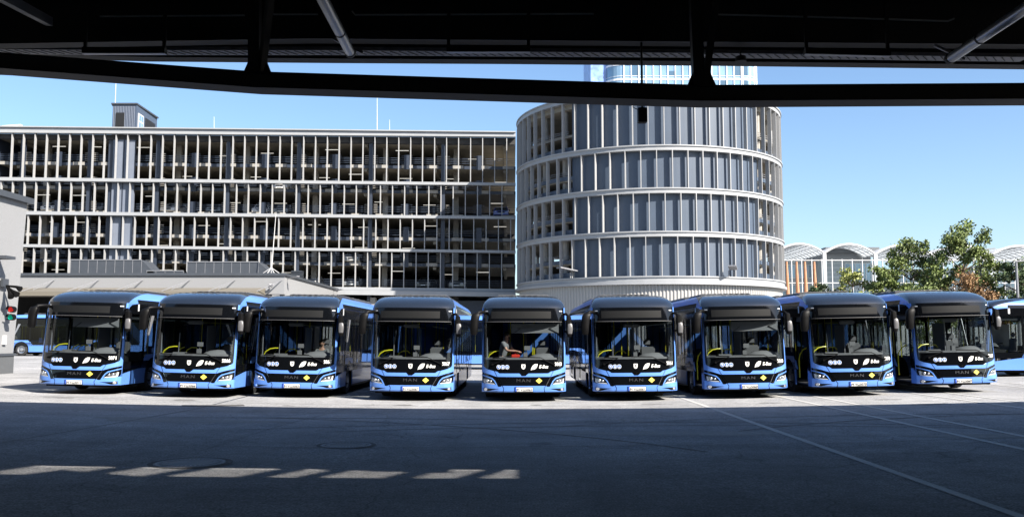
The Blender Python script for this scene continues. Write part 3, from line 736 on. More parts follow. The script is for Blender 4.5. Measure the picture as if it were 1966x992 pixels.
for i, (num, px, Yc, yaw, blind, lab) in enumerate(FLEET):
    b = proto if i == 0 else copy_tree(proto)
    buses[num] = b
for i, (num, px, Yc, yaw, blind, lab) in enumerate(FLEET):
    b = buses[num]
    (bus_sunblind if blind else bus_mirrorbox)(b); bus_number(b, num)
    x = (px-CX)/FPX*Yc
    b.location = (x, Yc-.42, gz(x)); sl = (gz(x+1.1)-gz(x-1.1))/2.2
    b.rotation_euler = (0, -atan(sl), radians(yaw))
    tag(b, lab, 'bus', 'electric buses parked side by side facing the camera')
def side_bus(x, y, rz, lab):
    c = copy_tree(proto)
    for ch in list(c.children):
        if ch.name.split('.')[0] in ('fleet_number','number_plate'):
            for g_ in list(ch.children): bpy.data.objects.remove(g_, do_unlink=True)
            bpy.data.objects.remove(ch, do_unlink=True)
    c.location = (x, y, gz(x)); c.rotation_euler = (0, 0, radians(rz)); tag(c, lab, 'bus', 'buses parked crosswise behind the row')
    return c
side_bus(-41.6, 74, -90, 'blue bus parked crosswise far behind, seen between the concrete wall and bus 5071')
side_bus(-7.5, 58, -90, 'blue bus parked crosswise behind the gap between bus 5067 and bus 5063')
side_bus(19.2, 39.2, -90, 'blue bus parked crosswise at the right edge, only its long side in view')
# ------------------------------------------------------------------ people
def skin_body(name, joints, edges, m, parent, sub=2):
    me = bpy.data.meshes.new(name); me.from_pydata([j[0] for j in joints], edges, [])
    o = bpy.data.objects.new(name, me); COL.objects.link(o)
    sk = o.modifiers.new('s', 'SKIN'); sk.use_smooth_shade = True
    o.modifiers.new('d', 'SUBSURF').levels = sub
    for i, j in enumerate(joints): me.skin_vertices[0].data[i].radius = (j[1], j[2] if len(j) > 2 else j[1])
    me.skin_vertices[0].data[0].use_root = True
    dg = bpy.context.evaluated_depsgraph_get(); dg.update()
    m2 = bpy.data.meshes.new_from_object(o.evaluated_get(dg)); bpy.data.objects.remove(o, do_unlink=True)
    m2.name = name; m2.materials.clear()
    for p in m2.polygons: p.use_smooth = True
    return link(name, m2, m, parent)
def person(loc, rz, label, standing=True):
    "local: faces -y, feet at z=0; built standing with the right arm reaching forward, or seated"
    T = thing('person', loc, label, 'person', rz=rz)
    def V(*a): return Vector(a)
    if standing:
        hip, kneeL, kneeR, ankL, ankR = V(0,.05,.95), V(.10,0,.50), V(-.10,.02,.50), V(.11,.03,.08), V(-.11,.06,.08)
        lean = .10
    else:
        hip, kneeL, kneeR, ankL, ankR = V(0,.0,.62), V(.16,-.44,.60), V(-.16,-.44,.60), V(.17,-.5,.12), V(-.17,-.5,.12); lean = 0
    ch = hip + V(0,-.04-lean*.5,.30); nk = hip + V(0,-.06-lean,.53); hd = nk + V(0,-.05,.13); tp = hd + V(0,.0,.10)
    shL, shR = nk + V(.18,.02,-.06), nk + V(-.18,.02,-.06)
    elL, elR = shL + V(.05,-.14,-.26), shR + V(-.04,-.16,-.25)
    hL, hR = elL + V(-.12,-.24,.02 if not standing else -.02), elR + V(.08,-.25,-.02 if standing else .06)
    J = [(hip,.14,.11),(ch,.155,.11),(nk-V(0,0,.03),.075,.07),(nk+V(0,-.01,.05),.055,.055),(hd,.078,.092),(tp,.062,.078),
         (shL,.058),(elL,.043),(hL,.027),(shR,.058),(elR,.043),(hR,.027),
         (hip+V(.09,0,-.06),.09),(kneeL,.06),(ankL,.045),(ankL+V(0,-.15,-.04),.035),(hip+V(-.09,0,-.06),.09),(kneeR,.06),(ankR,.045),(ankR+V(0,-.15,-.04),.035)]
    E = [(0,1),(1,2),(2,3),(3,4),(4,5),(1,6),(6,7),(7,8),(1,9),(9,10),(10,11),(0,12),(12,13),(13,14),(14,15),(0,16),(16,17),(17,18),(18,19)]
    n = len(J)
    for h, el, s in ((hL, elL, 1), (hR, elR, -1)):      # palm, five fingers
        d = (h - el).normalized(); side = d.cross(V(0,0,1)).normalized()
        palm = h + d*.06; J.append((palm,.032,.018)); pi_ = len(J)-1; E.append((8 if s > 0 else 11, pi_))
        for k in range(4):
            L = (.07,.08,.075,.06)[k]; b = palm + side*((k-1.5)*.019) + d*.025
            J.append((b,.010)); J.append((b + d*L*.5 + V(0,0,-.008),.009)); J.append((b + d*L*.85 + V(0,0,-.03),.007))
            q = len(J); E += [(pi_, q-3), (q-3, q-2), (q-2, q-1)]
        b = h + d*.02 - side*.03*s; J.append((b,.012)); J.append((b + d*.04 - side*.02*s,.009)); q = len(J); E += [(pi_, q-2), (q-2, q-1)]
    body = skin_body('body', J, E, M['skin'], T)
    g_ = .018
    SJ = [(hip+V(0,0,-.02),.155,.125),(ch,.17,.125),(nk-V(0,0,.045),.085,.08),(shL,.072),(shL.lerp(elL,.75),.058),(shR,.072),(shR.lerp(elR,.75),.058)]
    skin_body('t_shirt', SJ, [(0,1),(1,2),(1,3),(3,4),(1,5),(5,6)], M['shirt'], T)
    TJ = [(hip+V(0,0,.0),.15,.12),(hip+V(.09,0,-.06),.105),(kneeL,.078),(ankL+V(0,0,.03),.062),(hip+V(-.09,0,-.06),.105),(kneeR,.078),(ankR+V(0,0,.03),.062)]
    skin_body('trousers', TJ, [(0,1),(1,2),(2,3),(0,4),(4,5),(5,6)], M['trousers'], T)
    m_ = MB(); m_.ball(hd+V(0,.022,.055), .096, 14, 8, (.88,1.0,.95)); hr = m_.build('hair', M['hair'], T, True, off=False)
    m_ = MB(); m_.ball(hd+V(0,-.045,-.05), .05, 10, 6, (1,.8,.75)); m_.build('beard', M['beard'], T, True, off=False)
    m_ = MB()
    m_.prism([(hd.x-.012,hd.y-.09,hd.z-.01),(hd.x+.012,hd.y-.09,hd.z-.01),(hd.x,hd.y-.085,hd.z+.035)], (0,-.022,-.006))
    for s in (-1,1): m_.ball(hd+V(s*.085,.0,.0), .02, 8, 5, (.5,1,1.4))
    m_.build('nose_and_ears', M['skin'], body, True, off=False)
    m_ = MB()
    for s in (-1,1): m_.ball(hd+V(s*.032,-.088,.022), .010, 8, 5)
    m_.build('eyes', M['hair'], body, True, off=False)
    return T, hL, hR
b63 = buses['5063']; bx, by = b63.location.x, b63.location.y
pz = gz(bx) + .37
T, hL, hR = person((bx-.64, by+.84, pz), radians(62), 'bearded man in grey t-shirt reaching over the dashboard of bus 5063')
m_ = MB(); m_.box(-.13,.13,-.07,.07,0,.09).box(-.12,.12,-.075,-.06,.03,.10).box(-.03,.03,-.02,.02,.09,.115)
rb = m_.build('red_case', M['red'], None, bevel=.012); rb.location = (bx-.25, by+.50, gz(bx)+1.33)
tag(rb, 'small red case on the dashboard in front of the man in bus 5063', 'case')
b65 = buses['5065']
person((b65.location.x+.62, b65.location.y+1.62, gz(b65.location.x)+.40), 0, 'bus driver in grey t-shirt sitting at the wheel of bus 5065', standing=False)

# ------------------------------------------------------------------ multi-storey car park
YG = 103.0
def zat(pxl, pyl, pxr, pyr, Y=YG):
    a, b = P(pxl, pyl, Y), P(pxr, pyr, Y); k = (b.z-a.z)/(b.x-a.x)
    return lambda x: a.z + (x-a.x)*k
XL, XR = P(-25, 500, YG).x, P(990, 500, YG).x
CP = thing('car_park', ((XL+XR)/2, YG, 0), 'long open multi-storey car park with rows of pale vertical fins', 'car park')
def sbox(m_, x0, x1, y0, y1, f0, f1, n=1):
    for k in range(n):
        a, b = x0+(x1-x0)*k/n, x0+(x1-x0)*(k+1)/n
        z = [f0(a), f0(b), f0(b), f0(a), f1(a), f1(b), f1(b), f1(a)]
        xy = [(a,y0),(b,y0),(b,y1),(a,y1)]*2
        m_.add([(p[0],p[1],q) for p, q in zip(xy, z)], [(0,3,2,1),(4,5,6,7),(0,1,5,4),(1,2,6,5),(2,3,7,6),(3,0,4,7)])
bands = [((0,246.5,985,257),(0,256.5,985,264.5)), ((0,341.5,985,352.5),(0,348,985,357.5)), ((60,406.5,985,416.5),(60,413,985,421.5)),
         ((60,469.5,985,481.5),(60,475,985,486.5)), ((60,544,985,555),(60,549,985,561))]
bf = [(zat(*a), zat(*b)) for a, b in bands]
for i, (t_, b_) in enumerate(bf):
    m_ = MB(); sbox(m_, XL, XR, YG-.55, YG+.05, b_, t_)
    if i == 0: sbox(m_, XL, XR, YG-.75, YG-.2, lambda x: t_(x)+.01, lambda x: t_(x)+.14); 
    m_.build('facade_band', M['band'], CP)
slabs = [(0,262,985,274),(0,311,985,320.5),(0,357,985,368.5),(60,405,985,415),(60,449,985,460),(60,498,985,509.5),(60,546,985,557)]
sf = [zat(*a) for a in slabs]
YB = YG+17
for i, s_ in enumerate(sf):
    m_ = MB(); sbox(m_, XL, XR, YG+.8, YB, lambda x: s_(x)-.12, lambda x: s_(x)+.12)
    for xx in range(int(XL)+2, int(XR), 8): sbox(m_, xx, xx+.35, YG+.9, YB, lambda x: s_(x)-.50, lambda x: s_(x)-.12)
    m_.build('deck', M['slab'], CP)
    m_ = MB(); sbox(m_, XL, XR, YG+.62, YG+.8, lambda x: s_(x)-.2, lambda x: s_(x)+.16); m_.build('deck_edge', M['darkcol'], CP)
    m_ = MB(); x = XL+.3
    while x < XR-1.4:
        sbox(m_, x, x+1.3, YG+.55, YG+.62, lambda x: s_(x)-.16, lambda x: s_(x)+.20); x += 2.9
    tag(m_.build('edge_blocks', M['conc'], CP), kind='stuff')
m_ = MB()
for s_ in sf[1:]:
    for h in (.45,.65,.85,1.05): sbox(m_, XL, XR, YG+.85, YG+.88, lambda x: s_(x)+h, lambda x: s_(x)+h+.035)
m_.build('barrier_rails', M['housec'], CP)
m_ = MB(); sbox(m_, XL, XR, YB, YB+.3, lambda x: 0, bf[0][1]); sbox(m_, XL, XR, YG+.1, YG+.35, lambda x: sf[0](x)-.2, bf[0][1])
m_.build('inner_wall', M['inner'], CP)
m_ = MB(); m_.box(XL, XL+.3, YG-.5, YB, 0, 25).box(XL, XR, YG+.9, YG+1.2, 0, bf[4][1](XR)-.9); m_.build('end_wall', M['darkcol'], CP)
# columns
cols = [P(px, 400, YG).x for px in (-90,36,166,298,434,571,710,850)]
for x in cols:
    if x < XL: continue
    m_ = MB(); m_.box(x-.22, x+.22, YG+.25, YG+.7, 0, sf[0](x)); m_.build('front_column', M['darkcol'], CP)
    m_ = MB(); m_.box(x+1.0, x+1.6, YG+3.2, YG+3.8, 0, sf[0](x)); m_.build('concrete_column', M['conc'], CP)
    for s_ in sf[1:6]:
        m_ = MB(); zc = s_(x)
        for k in range(5): m_.box(x-.75, x+.75, YG+.72, YG+.78, zc+.35+.22*k, zc+.41+.22*k)
        m_.build('guard_bars', M['conc'], CP)
for x in cols:
    x2 = x+4.1
    if XL < x2 < XR-1:
        for j, s_ in enumerate(sf[1:6]):
            z0 = s_(x2); hv = MB(); hv.box(x2-.3, x2+.3, YG+.45, YG+.62, z0-.3, z0+1.35)
            for k in range(5): hv.box(x2-.65, x2+.65, YG+.615, YG+.66, z0+.35+.22*k, z0+.41+.22*k)
            hv.build('hanging_panel', M['darkcol'], CP)
# stair core behind the fins
x0, x1, x2 = P(212,400,YG).x, P(233,400,YG).x, P(254,400,YG).x
m_ = MB(); m_.box(x0, x1-.05, YG+.12, YG+.5, 0, sf[0](x0)); m_.box(x1+.05, x2, YG+.12, YG+.5, 0, sf[0](x0)); cp = m_.build('stair_core', M['corep'], CP)
m_ = MB(); m_.box(x1-.04, x1+.04, YG+.05, YG+.4, 0, sf[0](x0)); m_.box(x0-.6, x0-.1, YG+.3, YG+.6, 0, sf[0](x0)); m_.build('core_joint', M['darkcol'], CP)
# fins (100 as parts, the rest as one)
rows = []
starts = (20, 3, 13, 27); widths = (22.15, 22.35, 22.5, 22.3)
for r in range(4):
    x = starts[r]; k = 0; top, bot = bf[r][1], bf[r+1][0]
    pos = []
    while x < 984:
        pos.append(x); x += widths[r] + 1.1*(x/985.0)
    rows.append([(P(p, 400, YG).x, top, bot) for p in pos])
allf = sorted([(x, t_, b_) for r in rows for x, t_, b_ in r], key=lambda q: -(q[1](q[0])-q[2](q[0])) - (5 if False else 0))
def finbox(m_, x, t_, b_): m_.box(x-.045, x+.045, YG-.42, YG-.05, b_(x)-.01, t_(x)+.01)
for x, t_, b_ in allf[:96]:
    m_ = MB(); finbox(m_, x, t_, b_); m_.build('fin', M['fin'], CP)
m_ = MB()
for x, t_, b_ in allf[96:]: finbox(m_, x, t_, b_)
tag(m_.build('fin', M['fin'], CP), kind='stuff')
# ceiling lamps
rl = random.Random(2)
m_ = MB()
for i, s_ in enumerate(sf[:6]):
    x = XL+2+rl.random()*4
    while x < XR-2:
        y = YG + rl.choice((2.0, 4.5, 6.5)); m_.box(x, x+1.5, y, y+.1, s_(x)-.70, s_(x)-.64); x += rl.choice((4.2, 5.6, 8.2))
tag(m_.build('ceiling_lamps', M['tubelight'], CP))
# ground-floor fascia under the last band
m_ = MB(); sbox(m_, P(640,560,YG).x, XR, YG-1.2, YG-.56, lambda x: bf[4][1](x)-.55, lambda x: bf[4][1](x)-.05); m_.build('ground_fascia', M['band'], CP)
m_ = MB(); m_.box(P(712,560,YG).x, P(722,560,YG).x, YG-.4, YG+.4, 0, bf[4][1](XR)-.6); m_.build('ground_column', M['conc'], CP)
# roof stair house
a = P(215,250,YG+4)
RH = thing('roof_stair_house', (a.x+2, YG+4, a.z-.5), 'small dark corrugated stair house on the car park roof, with a white window', 'roof building')
xa, xb, xc = P(215,250,YG+4).x, P(261,250,YG+4).x, P(301,250,YG+11).x
za, zt_ = sf[0](xa)+.1, P(238,201,YG+4).z
poly = [(xa,YG+4),(xb,YG+4),(xc,YG+11),(xc-4.5,YG+11)]
m_ = MB(); m_.prism([(x,y,za) for x,y in poly], (0,0,zt_-za))
m_.build('wall', M['housec'], RH)
m_ = MB(); n = 14
for k in range(n):
    x = xa+.1+(xb-xa-.2)*k/n; m_.box(x, x+.07, YG+3.94, YG+4.02, za, zt_-.2)
m_.build('cladding_ribs', M['corep'], RH)
m_ = MB(); m_.prism([(x,y,zt_) for x,y in [(xa-.15,YG+3.85),(xb+.1,YG+3.85),(xc+.2,YG+11),(xc-4.6,YG+11.1)]], (0,0,.18)); m_.build('roof', M['dkmetal'], RH)
m_ = MB(); m_.box(xa+.45, xa+1.45, YG+3.88, YG+3.93, za+.2, zt_-1.0)
for k in range(8): m_.box(xa+.45, xa+1.45, YG+3.82, YG+3.87, za+.3+k*.2, za+.38+k*.2)
m_.build('louvre', M['steel'], RH)
d = (Vector((xc,YG+11,0))-Vector((xb,YG+4,0))).normalized(); nrm = Vector((d.y,-d.x,0))
def onside(s, z, o): q = Vector((xb,YG+4,0))+d*s+nrm*o; return (q.x,q.y,z)
m_ = MB(); m_.prism([onside(.5,za+.1,.0),onside(2.2,za+.1,0),onside(2.2,zt_-.9,0),onside(.5,zt_-.9,0)], nrm*.08); wn = m_.build('window', M['whitesteel'], RH)
m_ = MB()
for s0, s1, z0, z1 in ((.7,1.3,za+.3,zt_-1.9),(1.4,2.05,za+.3,zt_-1.9),(.7,1.3,zt_-1.75,zt_-1.05),(1.4,2.05,zt_-1.75,zt_-1.05)): m_.prism([onside(s0,z0,.08),onside(s1,z0,.08),onside(s1,z1,.08),onside(s0,z1,.08)], nrm*.01)
m_.build('pane', M['officeglass'], wn)
m_ = MB(); m_.prism([onside(2.9,za+.1,.0),onside(6.2,za+.1,0),onside(6.2,zt_-.9,0),onside(2.9,zt_-.9,0)], nrm*.06); m_.build('louvre', M['steel'], RH)
def rod(px, pyt, pyb, Y, r, lab, group='thin lightning rods on the car park roof'):
    a, b = P(px, pyt, Y), P(px-2 if px < 300 else px, pyb, Y)
    t = thing('lightning_rod', b, lab, 'lightning rod', group)
    MB().tube([b, a], [r, r*.6], 6).build('rod', M['whitesteel'], t)
    MB().box(b.x-.25,b.x+.25,b.y-.25,b.y+.25,b.z-.1,b.z+.08).build('foot', M['conc'], t)
rod(223,148,203,YG+6,.05,'tall white lightning rod rising from the dark roof stair house')
rod(411,224,252,YG+3,.035,'short thin lightning rod at the roof edge right of the stair house')
rod(724,188,254,YG+3,.05,'tall thin white lightning rod at the middle of the car park roof')
rod(748,230,254,YG+3,.035,'short lightning rod just right of the tall one on the car park roof')
# antenna unit far left on the roof
a = P(25,243,YG+3); t = thing('satellite_antenna', (a.x,a.y,sf[0](a.x)), 'white flat antenna on the car park roof at the far left', 'antenna')
MB().bar((a.x-1.2,a.y,a.z+.0),(a.x+1.0,a.y,a.z+.15),.5,.14).build('panel', M['whitesteel'], t)
MB().tube([(a.x,a.y,sf[0](a.x)),(a.x,a.y,a.z)],.08).bar((a.x-.5,a.y,a.z-.35),(a.x+1.9,a.y,a.z-.3),.4,.1).build('stand', M['whitesteel'], t)

# cars in the car park
def make_car():
    T = thing('parked_car', (0,0,0))
    L, Wd = 4.3, .88
    prof = [(0,.35),(0,.72),(.15,.82),(1.05,.95),(1.2,.98),(3.9,1.0),(4.25,.9),(4.3,.4),(4.1,.25),(.2,.25)]
    m_ = MB(); sec = []
    for s, k in ((-1,.90),(-.96,1),(.96,1),(1,.90)): sec.append([(s*Wd, .15+(y-.15)*(1 if abs(s)<1 else .97)+(.03 if abs(s)==1 else 0), .3+(z-.3)*k) for y, z in prof])
    m_.grid([list(c) for c in zip(*sec)]); m_.grid([[p for p in r] for r in [list(c) for c in zip(*sec)]][-1:]+[list(c) for c in zip(*sec)][:1])
    for s in (sec[0], sec[-1]): m_.add(s, [tuple(range(len(prof)))])
    body = m_.build('body', M['cargrey'], T, True)
    m_ = MB(); base = [(-.82,1.15),(.82,1.15),(.82,3.95),(-.82,3.95)]; top = [(-.62,1.85),(.62,1.85),(.62,3.3),(-.62,3.3)]
    m_.add([(x,y,.96) for x,y in base]+[(x,y,1.43) for x,y in top], [(0,1,5,4),(1,2,6,5),(2,3,7,6),(3,0,4,7),(4,5,6,7)])
    m_.build('window', M['carglass'], T)
    m_ = MB(); m_.add([(x*1.02,y,1.432) for x,y in top]+[(x*.9,y+(.1 if y<2 else -.1),1.475) for x,y in top], [(0,1,5,4),(1,2,6,5),(2,3,7,6),(3,0,4,7),(4,5,6,7)])
    for s in (-1,1):
        m_.bar((s*.82,1.15,.97),(s*.63,1.85,1.44),.07,.05).bar((s*.82,3.95,.97),(s*.63,3.3,1.44),.09,.05)
    roof = m_.build('roof', M['cargrey'], T)
    for s in (-1,1):
        MB().ball((s*.64,.06,.70),.16,10,6,(1.2,.4,.55)).build('headlight', M['lamp'], T, True)
        for y in (.85,3.45):
            m_ = MB(); m_.tube([(s*.68,y,.32),(s*.89,y,.32)],.32,16); wh = m_.build('wheel', M['rubber'], T); MB().tube([(s*.88,y,.32),(s*.905,y,.32)],.2,12).build('rim', M['rim'], wh)
        MB().ball((s*.98,1.45,1.0),.1,8,5,(1,.5,.7)).build('mirror', M['blackmat'], T, True)
    MB().box(-.42,.42,-.02,.03,.55,.70).build('grille', M['blackmat'], T); MB().box(-.25,.25,-.03,.0,.40,.50).build('number_plate', M['plate'], T)
    return T
car0 = make_car()
def recolor(o, a, b):
    for ch in list(o.children):
        if ch.data and a.name in [m.name for m in ch.data.materials if m]:
            ch.data = ch.data.copy(); 
            for i, m in enumerate(ch.data.materials):
                if m == a: ch.data.materials[i] = b
        recolor(ch, a, b)
CARS = [(100,2,'carwhite','white car on the third level, farthest left, behind the fins'),(140,2,'cardark','dark car just right of the farthest left white car'),(188,2,'cargrey','grey car beside the left of the stair core'),
 (328,2,'carwhite','white car on the third level, just right of the stair core'),(280,2,'cardark','dark car parked right beside the stair core'),(503,2,'carwhite','white car on the third level, in the middle of the car park'),(543,2,'cargrey','grey car right of the middle white car on the third level'),
 (415,2,'cardark','dark car on the third level, left of the middle white car'),(540,1,'carwhite','white car near the top of the second row of fins'),(962,2,'carblue','bright blue car in the shade beside the round tower'),
 (680,4,'cargrey','silver car on the upper level of the lowest row of fins'),(598,5,'carwhite','white car on the lowest level, partly behind the low roof'),(680,5,'cargrey','silver car on the lowest level with its headlights forward'),
 (815,5,'cardark','dark car on the lowest level in shade, left of the lamps'),(878,5,'cargrey','grey car on the lowest level in shade near the round tower')]
lev = {1:2,2:3,4:5,5:6}
for i, (px, r, mk, lab) in enumerate(CARS):
    c = car0 if i == 0 else copy_tree(car0)
    x = P(px, 400, YG+3).x; zz = sf[lev[r]](x)+.12
    c.location = (x, YG+1.9, zz); c.rotation_euler = (0,0,radians(-6+i*5%13)); tag(c, lab, 'car', 'cars parked inside the car park')
cars_src = [o for o in bpy.data.objects if o.name.startswith('parked_car')]
for o, (px, r, mk, lab) in zip(sorted(cars_src, key=lambda q: q.name), CARS):
    if mk != 'cargrey': recolor(o, M['cargrey'], M[mk])
# ------------------------------------------------------------------ round ramp tower
DR, DX, DY = 13.8, 14.45, 96.9
RT = thing('round_tower', (DX, DY, 0), 'round ramp tower clad in blue grey panels and pale fins, beside the car park', 'tower')
face = atan2(0-DY, 0-DX)                        # direction towards the camera
def cyl(m_, r, z0, z1, a0=-180, a1=180, n=96, th=None, cap=True):
    aa = [face + radians(a0+(a1-a0)*k/n) for k in range(n+1)]
    th = th or .15
    ring_ = lambda rr, z: [(DX+rr*cos(a), DY+rr*sin(a), z) for a in aa]
    m_.grid([ring_(r-th,z0), ring_(r,z0), ring_(r,z1), ring_(r-th,z1), ring_(r-th,z0)])
    if a1-a0 < 359:
        for a in (aa[0], aa[-1]):
            m_.add([(DX+rr*cos(a), DY+rr*sin(a), z) for rr, z in ((r-th,z0),(r,z0),(r,z1),(r-th,z1))], [(0,1,2,3)])
def znear(py): return P(1244, py, (DY-DR*cos(radians(8.5)))*1.0).z
zb = [24.95, znear(279), znear(361), znear(444), znear(530)]      # band tops
bh = .48
for i, z in enumerate(zb):
    m_ = MB()
    cyl(m_, DR+.10, z-bh, z, th=.95); cyl(m_, DR+.20, z-.10, z+.02, th=.3)
    if i == 4: cyl(m_, DR+.32, z-.75, z-.5, th=.9)
    m_.build('ring_band', M['band'], RT, smooth=True)
# corrugated base
m_ = MB(); n = 1040; rr = []
for z in (0, zb[4]-.6):
    r_ = []
    for k in range(n):
        a = 2*pi*k/n; r_.append((DX+(DR-.22+(.09 if k % 4 < 2 else 0))*cos(a + (0)), DY+(DR-.22+(.09 if k % 4 < 2 else 0))*sin(a), z))
    rr.append(r_)
m_.grid(rr, True); m_.build('corrugated_base', M['ribmetal'], RT)
# closed cladding: image-left is negative sin; angle a from camera direction, + = image right
def ang(px): return math.degrees(math.asin(max(-1, min(1, (px-1244)/256.0))))
aL, aR = ang(1109), ang(1446)
for i in range(4):
    m_ = MB(); cyl(m_, DR-.44, zb[i+1]-.02, zb[i]-bh+.02, aL, aR, 48, .2); m_.build('cladding', M['panel'], RT)
    # open sides: parapets and decks
    zt, z0 = zb[i]-bh, zb[i+1]
    mid = z0 + (zt-z0)*(.45 if i else .40)
    for (a0, a1) in ((-110, aL-.02), (aR+.02, 130)):
        m_ = MB(); cyl(m_, DR-.36, z0, z0+.55, a0, a1, 30, .2)
        if i: cyl(m_, DR-.46, mid-.2, mid+.15, a0, a1, 30, .2)
        m_.build('parapet', M['panel'], RT)
    m_ = MB()
    for z in (z0-.1, mid-.1):
        if z > 4: cyl(m_, DR-.6, z-.22, z, -180, 180, 60, 6.5)
    m_.build('ramp_deck', M['slab'], RT)
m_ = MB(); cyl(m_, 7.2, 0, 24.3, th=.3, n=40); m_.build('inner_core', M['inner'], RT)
m_ = MB(); cyl(m_, DR-.5, 24.0, 24.5, th=13.2, n=60); m_.build('roof', M['slab'], RT)
for a in (-72,-52,-38,58,74):
    m_ = MB(); t = face+radians(a); m_.tube([(DX+(DR-1.1)*cos(t), DY+(DR-1.1)*sin(t), 6.9),(DX+(DR-1.1)*cos(t), DY+(DR-1.1)*sin(t), 24.2)], .3, 10)
    m_.build('ramp_column', M['conc'], RT)
m_ = MB()
for i in range(4):
    for h in (.75,.95,1.15,1.35):
        for (a0, a1) in ((-100, aL-2), (aR+2, 120)): cyl(m_, DR-.5, zb[i+1]+h+.8, zb[i+1]+h+.84, a0, a1, 24, .04)
m_.build('ramp_rails', M['galv'], RT)
def radial(m_, a, r0, r1, w, z0, z1):
    t = face+radians(a); c, s = cos(t), sin(t); vs = []
    for z in (z0, z1):
        for r, k in ((r0,-1),(r1,-1),(r1,1),(r0,1)): vs.append((DX+r*c-s*k*w/2, DY+r*s+c*k*w/2, z))
    m_.add(vs, [(0,3,2,1),(4,5,6,7),(0,1,5,4),(1,2,6,5),(2,3,7,6),(3,0,4,7)])
back = MB(); cnt = 0
for i in range(4):
    z0, z1 = zb[i+1]-.005, zb[i]-bh+.005
    for k in range(60):
        a = -180 + k*6 + (3 if i % 2 else 0) + (1.5 if i == 3 else 0) + .8
        tgt = MB() if -74 < a < 76 else back
        radial(tgt, a, DR-.26, DR+.14, .075, z0, z1)
        if tgt is not back: tgt.build('fin', M['fin'], RT); cnt += 1
tag(back.build('fin', M['fin'], RT), kind='stuff')
def flood(px, py, lab):
    a = radians(ang(px)); q = Vector((DX+(DR+.25)*cos(face+a), DY+(DR+.25)*sin(face+a), 0)); zt = zb[4]+.02
    d_ = Vector((cos(face+a), sin(face+a), 0))
    t = thing('flood_lamp', (q.x,q.y,zt), lab, 'flood lamp', 'flood lamps on the round tower')
    MB().tube([(q.x,q.y,zt),(q.x,q.y,zt+.55)], .05).build('bracket', M['galv'], t)
    e = q + Vector((0,0,zt+.6)); MB().bar(e+d_*-.1+Vector((0.5,0,.05)), e+d_*1.2+Vector((-.4,0,.32)), .75, .10).build('lamp_head', M['galv'], t)
flood(1112, 520, 'flood lamp on the cornice at the left of the round tower')
flood(1378, 520, 'flood lamp on the cornice at the right of the round tower')

# ------------------------------------------------------------------ glass high-rise behind
HT = thing('glass_high_rise', (P(1300,150,250).x, 250, 0), 'glass high-rise with white window frames behind the round tower', 'high-rise')
YH = 250; x0, x1 = P(1136,150,YH).x, P(1461,150,YH).x; zt = P(1300,95,YH).z+6
def rrect(x0, x1, y0, y1, r, n=8):
    pts = []
    for cx, cy, a0 in ((x1-r,y0+r,-90),(x1-r,y1-r,0),(x0+r,y1-r,90),(x0+r,y0+r,180)):
        for k in range(n+1): t = radians(a0+90*k/n); pts.append((cx+r*cos(t), cy+r*sin(t)))
    return pts
m_ = MB(); pl = rrect(x0+4, x1, YH, YH+30, 5); m_.grid([[(x,y,z) for x,y in pl] for z in (0, zt)], True); m_.add([(x,y,zt) for x,y in pl], [tuple(range(len(pl)))])
m_.build('glass_shell', M['towerglass'], HT)
m_ = MB(); m_.box(x0, x0+7, YH+3, YH+28, 0, zt); m_.build('side_wing', mat("wing blue tiles", (.20,.32,.62), .4, noise=.35, nscale=.8), HT)
m_ = MB(); zf = 1.5
while zf < zt:
    pl2 = rrect(x0+3.9, x1+.1, YH-.1, YH+30.1, 5.1)
    for z, h in ((zf,.55),(zf+1.15,.12)):
        m_.grid([[(x,y,zz) for x,y in pl2] for zz in (z, z+h)], True)
    zf += 4.25
m_.build('floor_band', M['towerframe'], HT, fix=True)
m_ = MB(); x = x0+9
while x < x1-4.6: m_.box(x-.12, x+.12, YH-.25, YH, 0, zt); x += 2.05
for x_, y_ in rrect(x0+4, x1, YH, YH+30, 5)[:18:2]: m_.box(x_-.1, x_+.1, y_-.15, y_+.1, 0, zt)
m_.build('mullion', M['towerframe'], HT)
rl = random.Random(8); bm_ = mat("tower blind", (.03,.09,.16), .5)
for k in range(60):
    m_ = MB(); x = x0+9+2.05*rl.randrange(0, 17); z = 1.5+4.25*rl.randrange(8, int(zt/4.25)); m_.box(x+.15, x+1.85, YH-.06, YH-.01, z+1.35, z+4.1 if rl.random() < .5 else z+2.6)
    m_.build('window_blind', bm_, HT)

# ------------------------------------------------------------------ low depot building left
LB = thing('depot_building', (-30, 78, 0), 'long low concrete depot building with dark openings in front of the car park', 'depot building')
YD = 78.0
xw, xe = P(30,540,YD).x, P(546,540,YD).x
ztl, ztr = P(40,526,YD).z, P(546,532,YD).z; ztop = (ztl+ztr)/2
zaw = P(300,560,YD).z
YE = 101.5
m_ = MB(); m_.box(-65, xe, YD, YD+.4, zaw-.2, ztop); m_.box(xe-.4, xe, YD+.4, YE, 0, ztop); m_.build('wall', M['render'], LB)
for x in (xe-.7, -33, -48):
    m_ = MB(); m_.box(x-.35, x+.3, YD+.05, YD+.55, 0, zaw-.2); m_.build('pier', M['render'], LB)
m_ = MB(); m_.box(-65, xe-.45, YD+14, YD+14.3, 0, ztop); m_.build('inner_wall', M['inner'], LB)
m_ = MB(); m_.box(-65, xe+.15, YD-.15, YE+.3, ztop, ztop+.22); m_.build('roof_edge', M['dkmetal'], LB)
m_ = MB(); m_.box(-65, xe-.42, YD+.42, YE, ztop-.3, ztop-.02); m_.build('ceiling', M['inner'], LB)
m_ = MB(); zc = P(300,562,YD-2.6).z
m_.prism([(-65,YD-2.8,zc-.25),(-65,YD-2.8,zc+.10),(-65,YD,zc+.55),(-65,YD,zc-.25)], (xe-1.6+65,0,0)); m_.build('awning', M['beige'], LB)
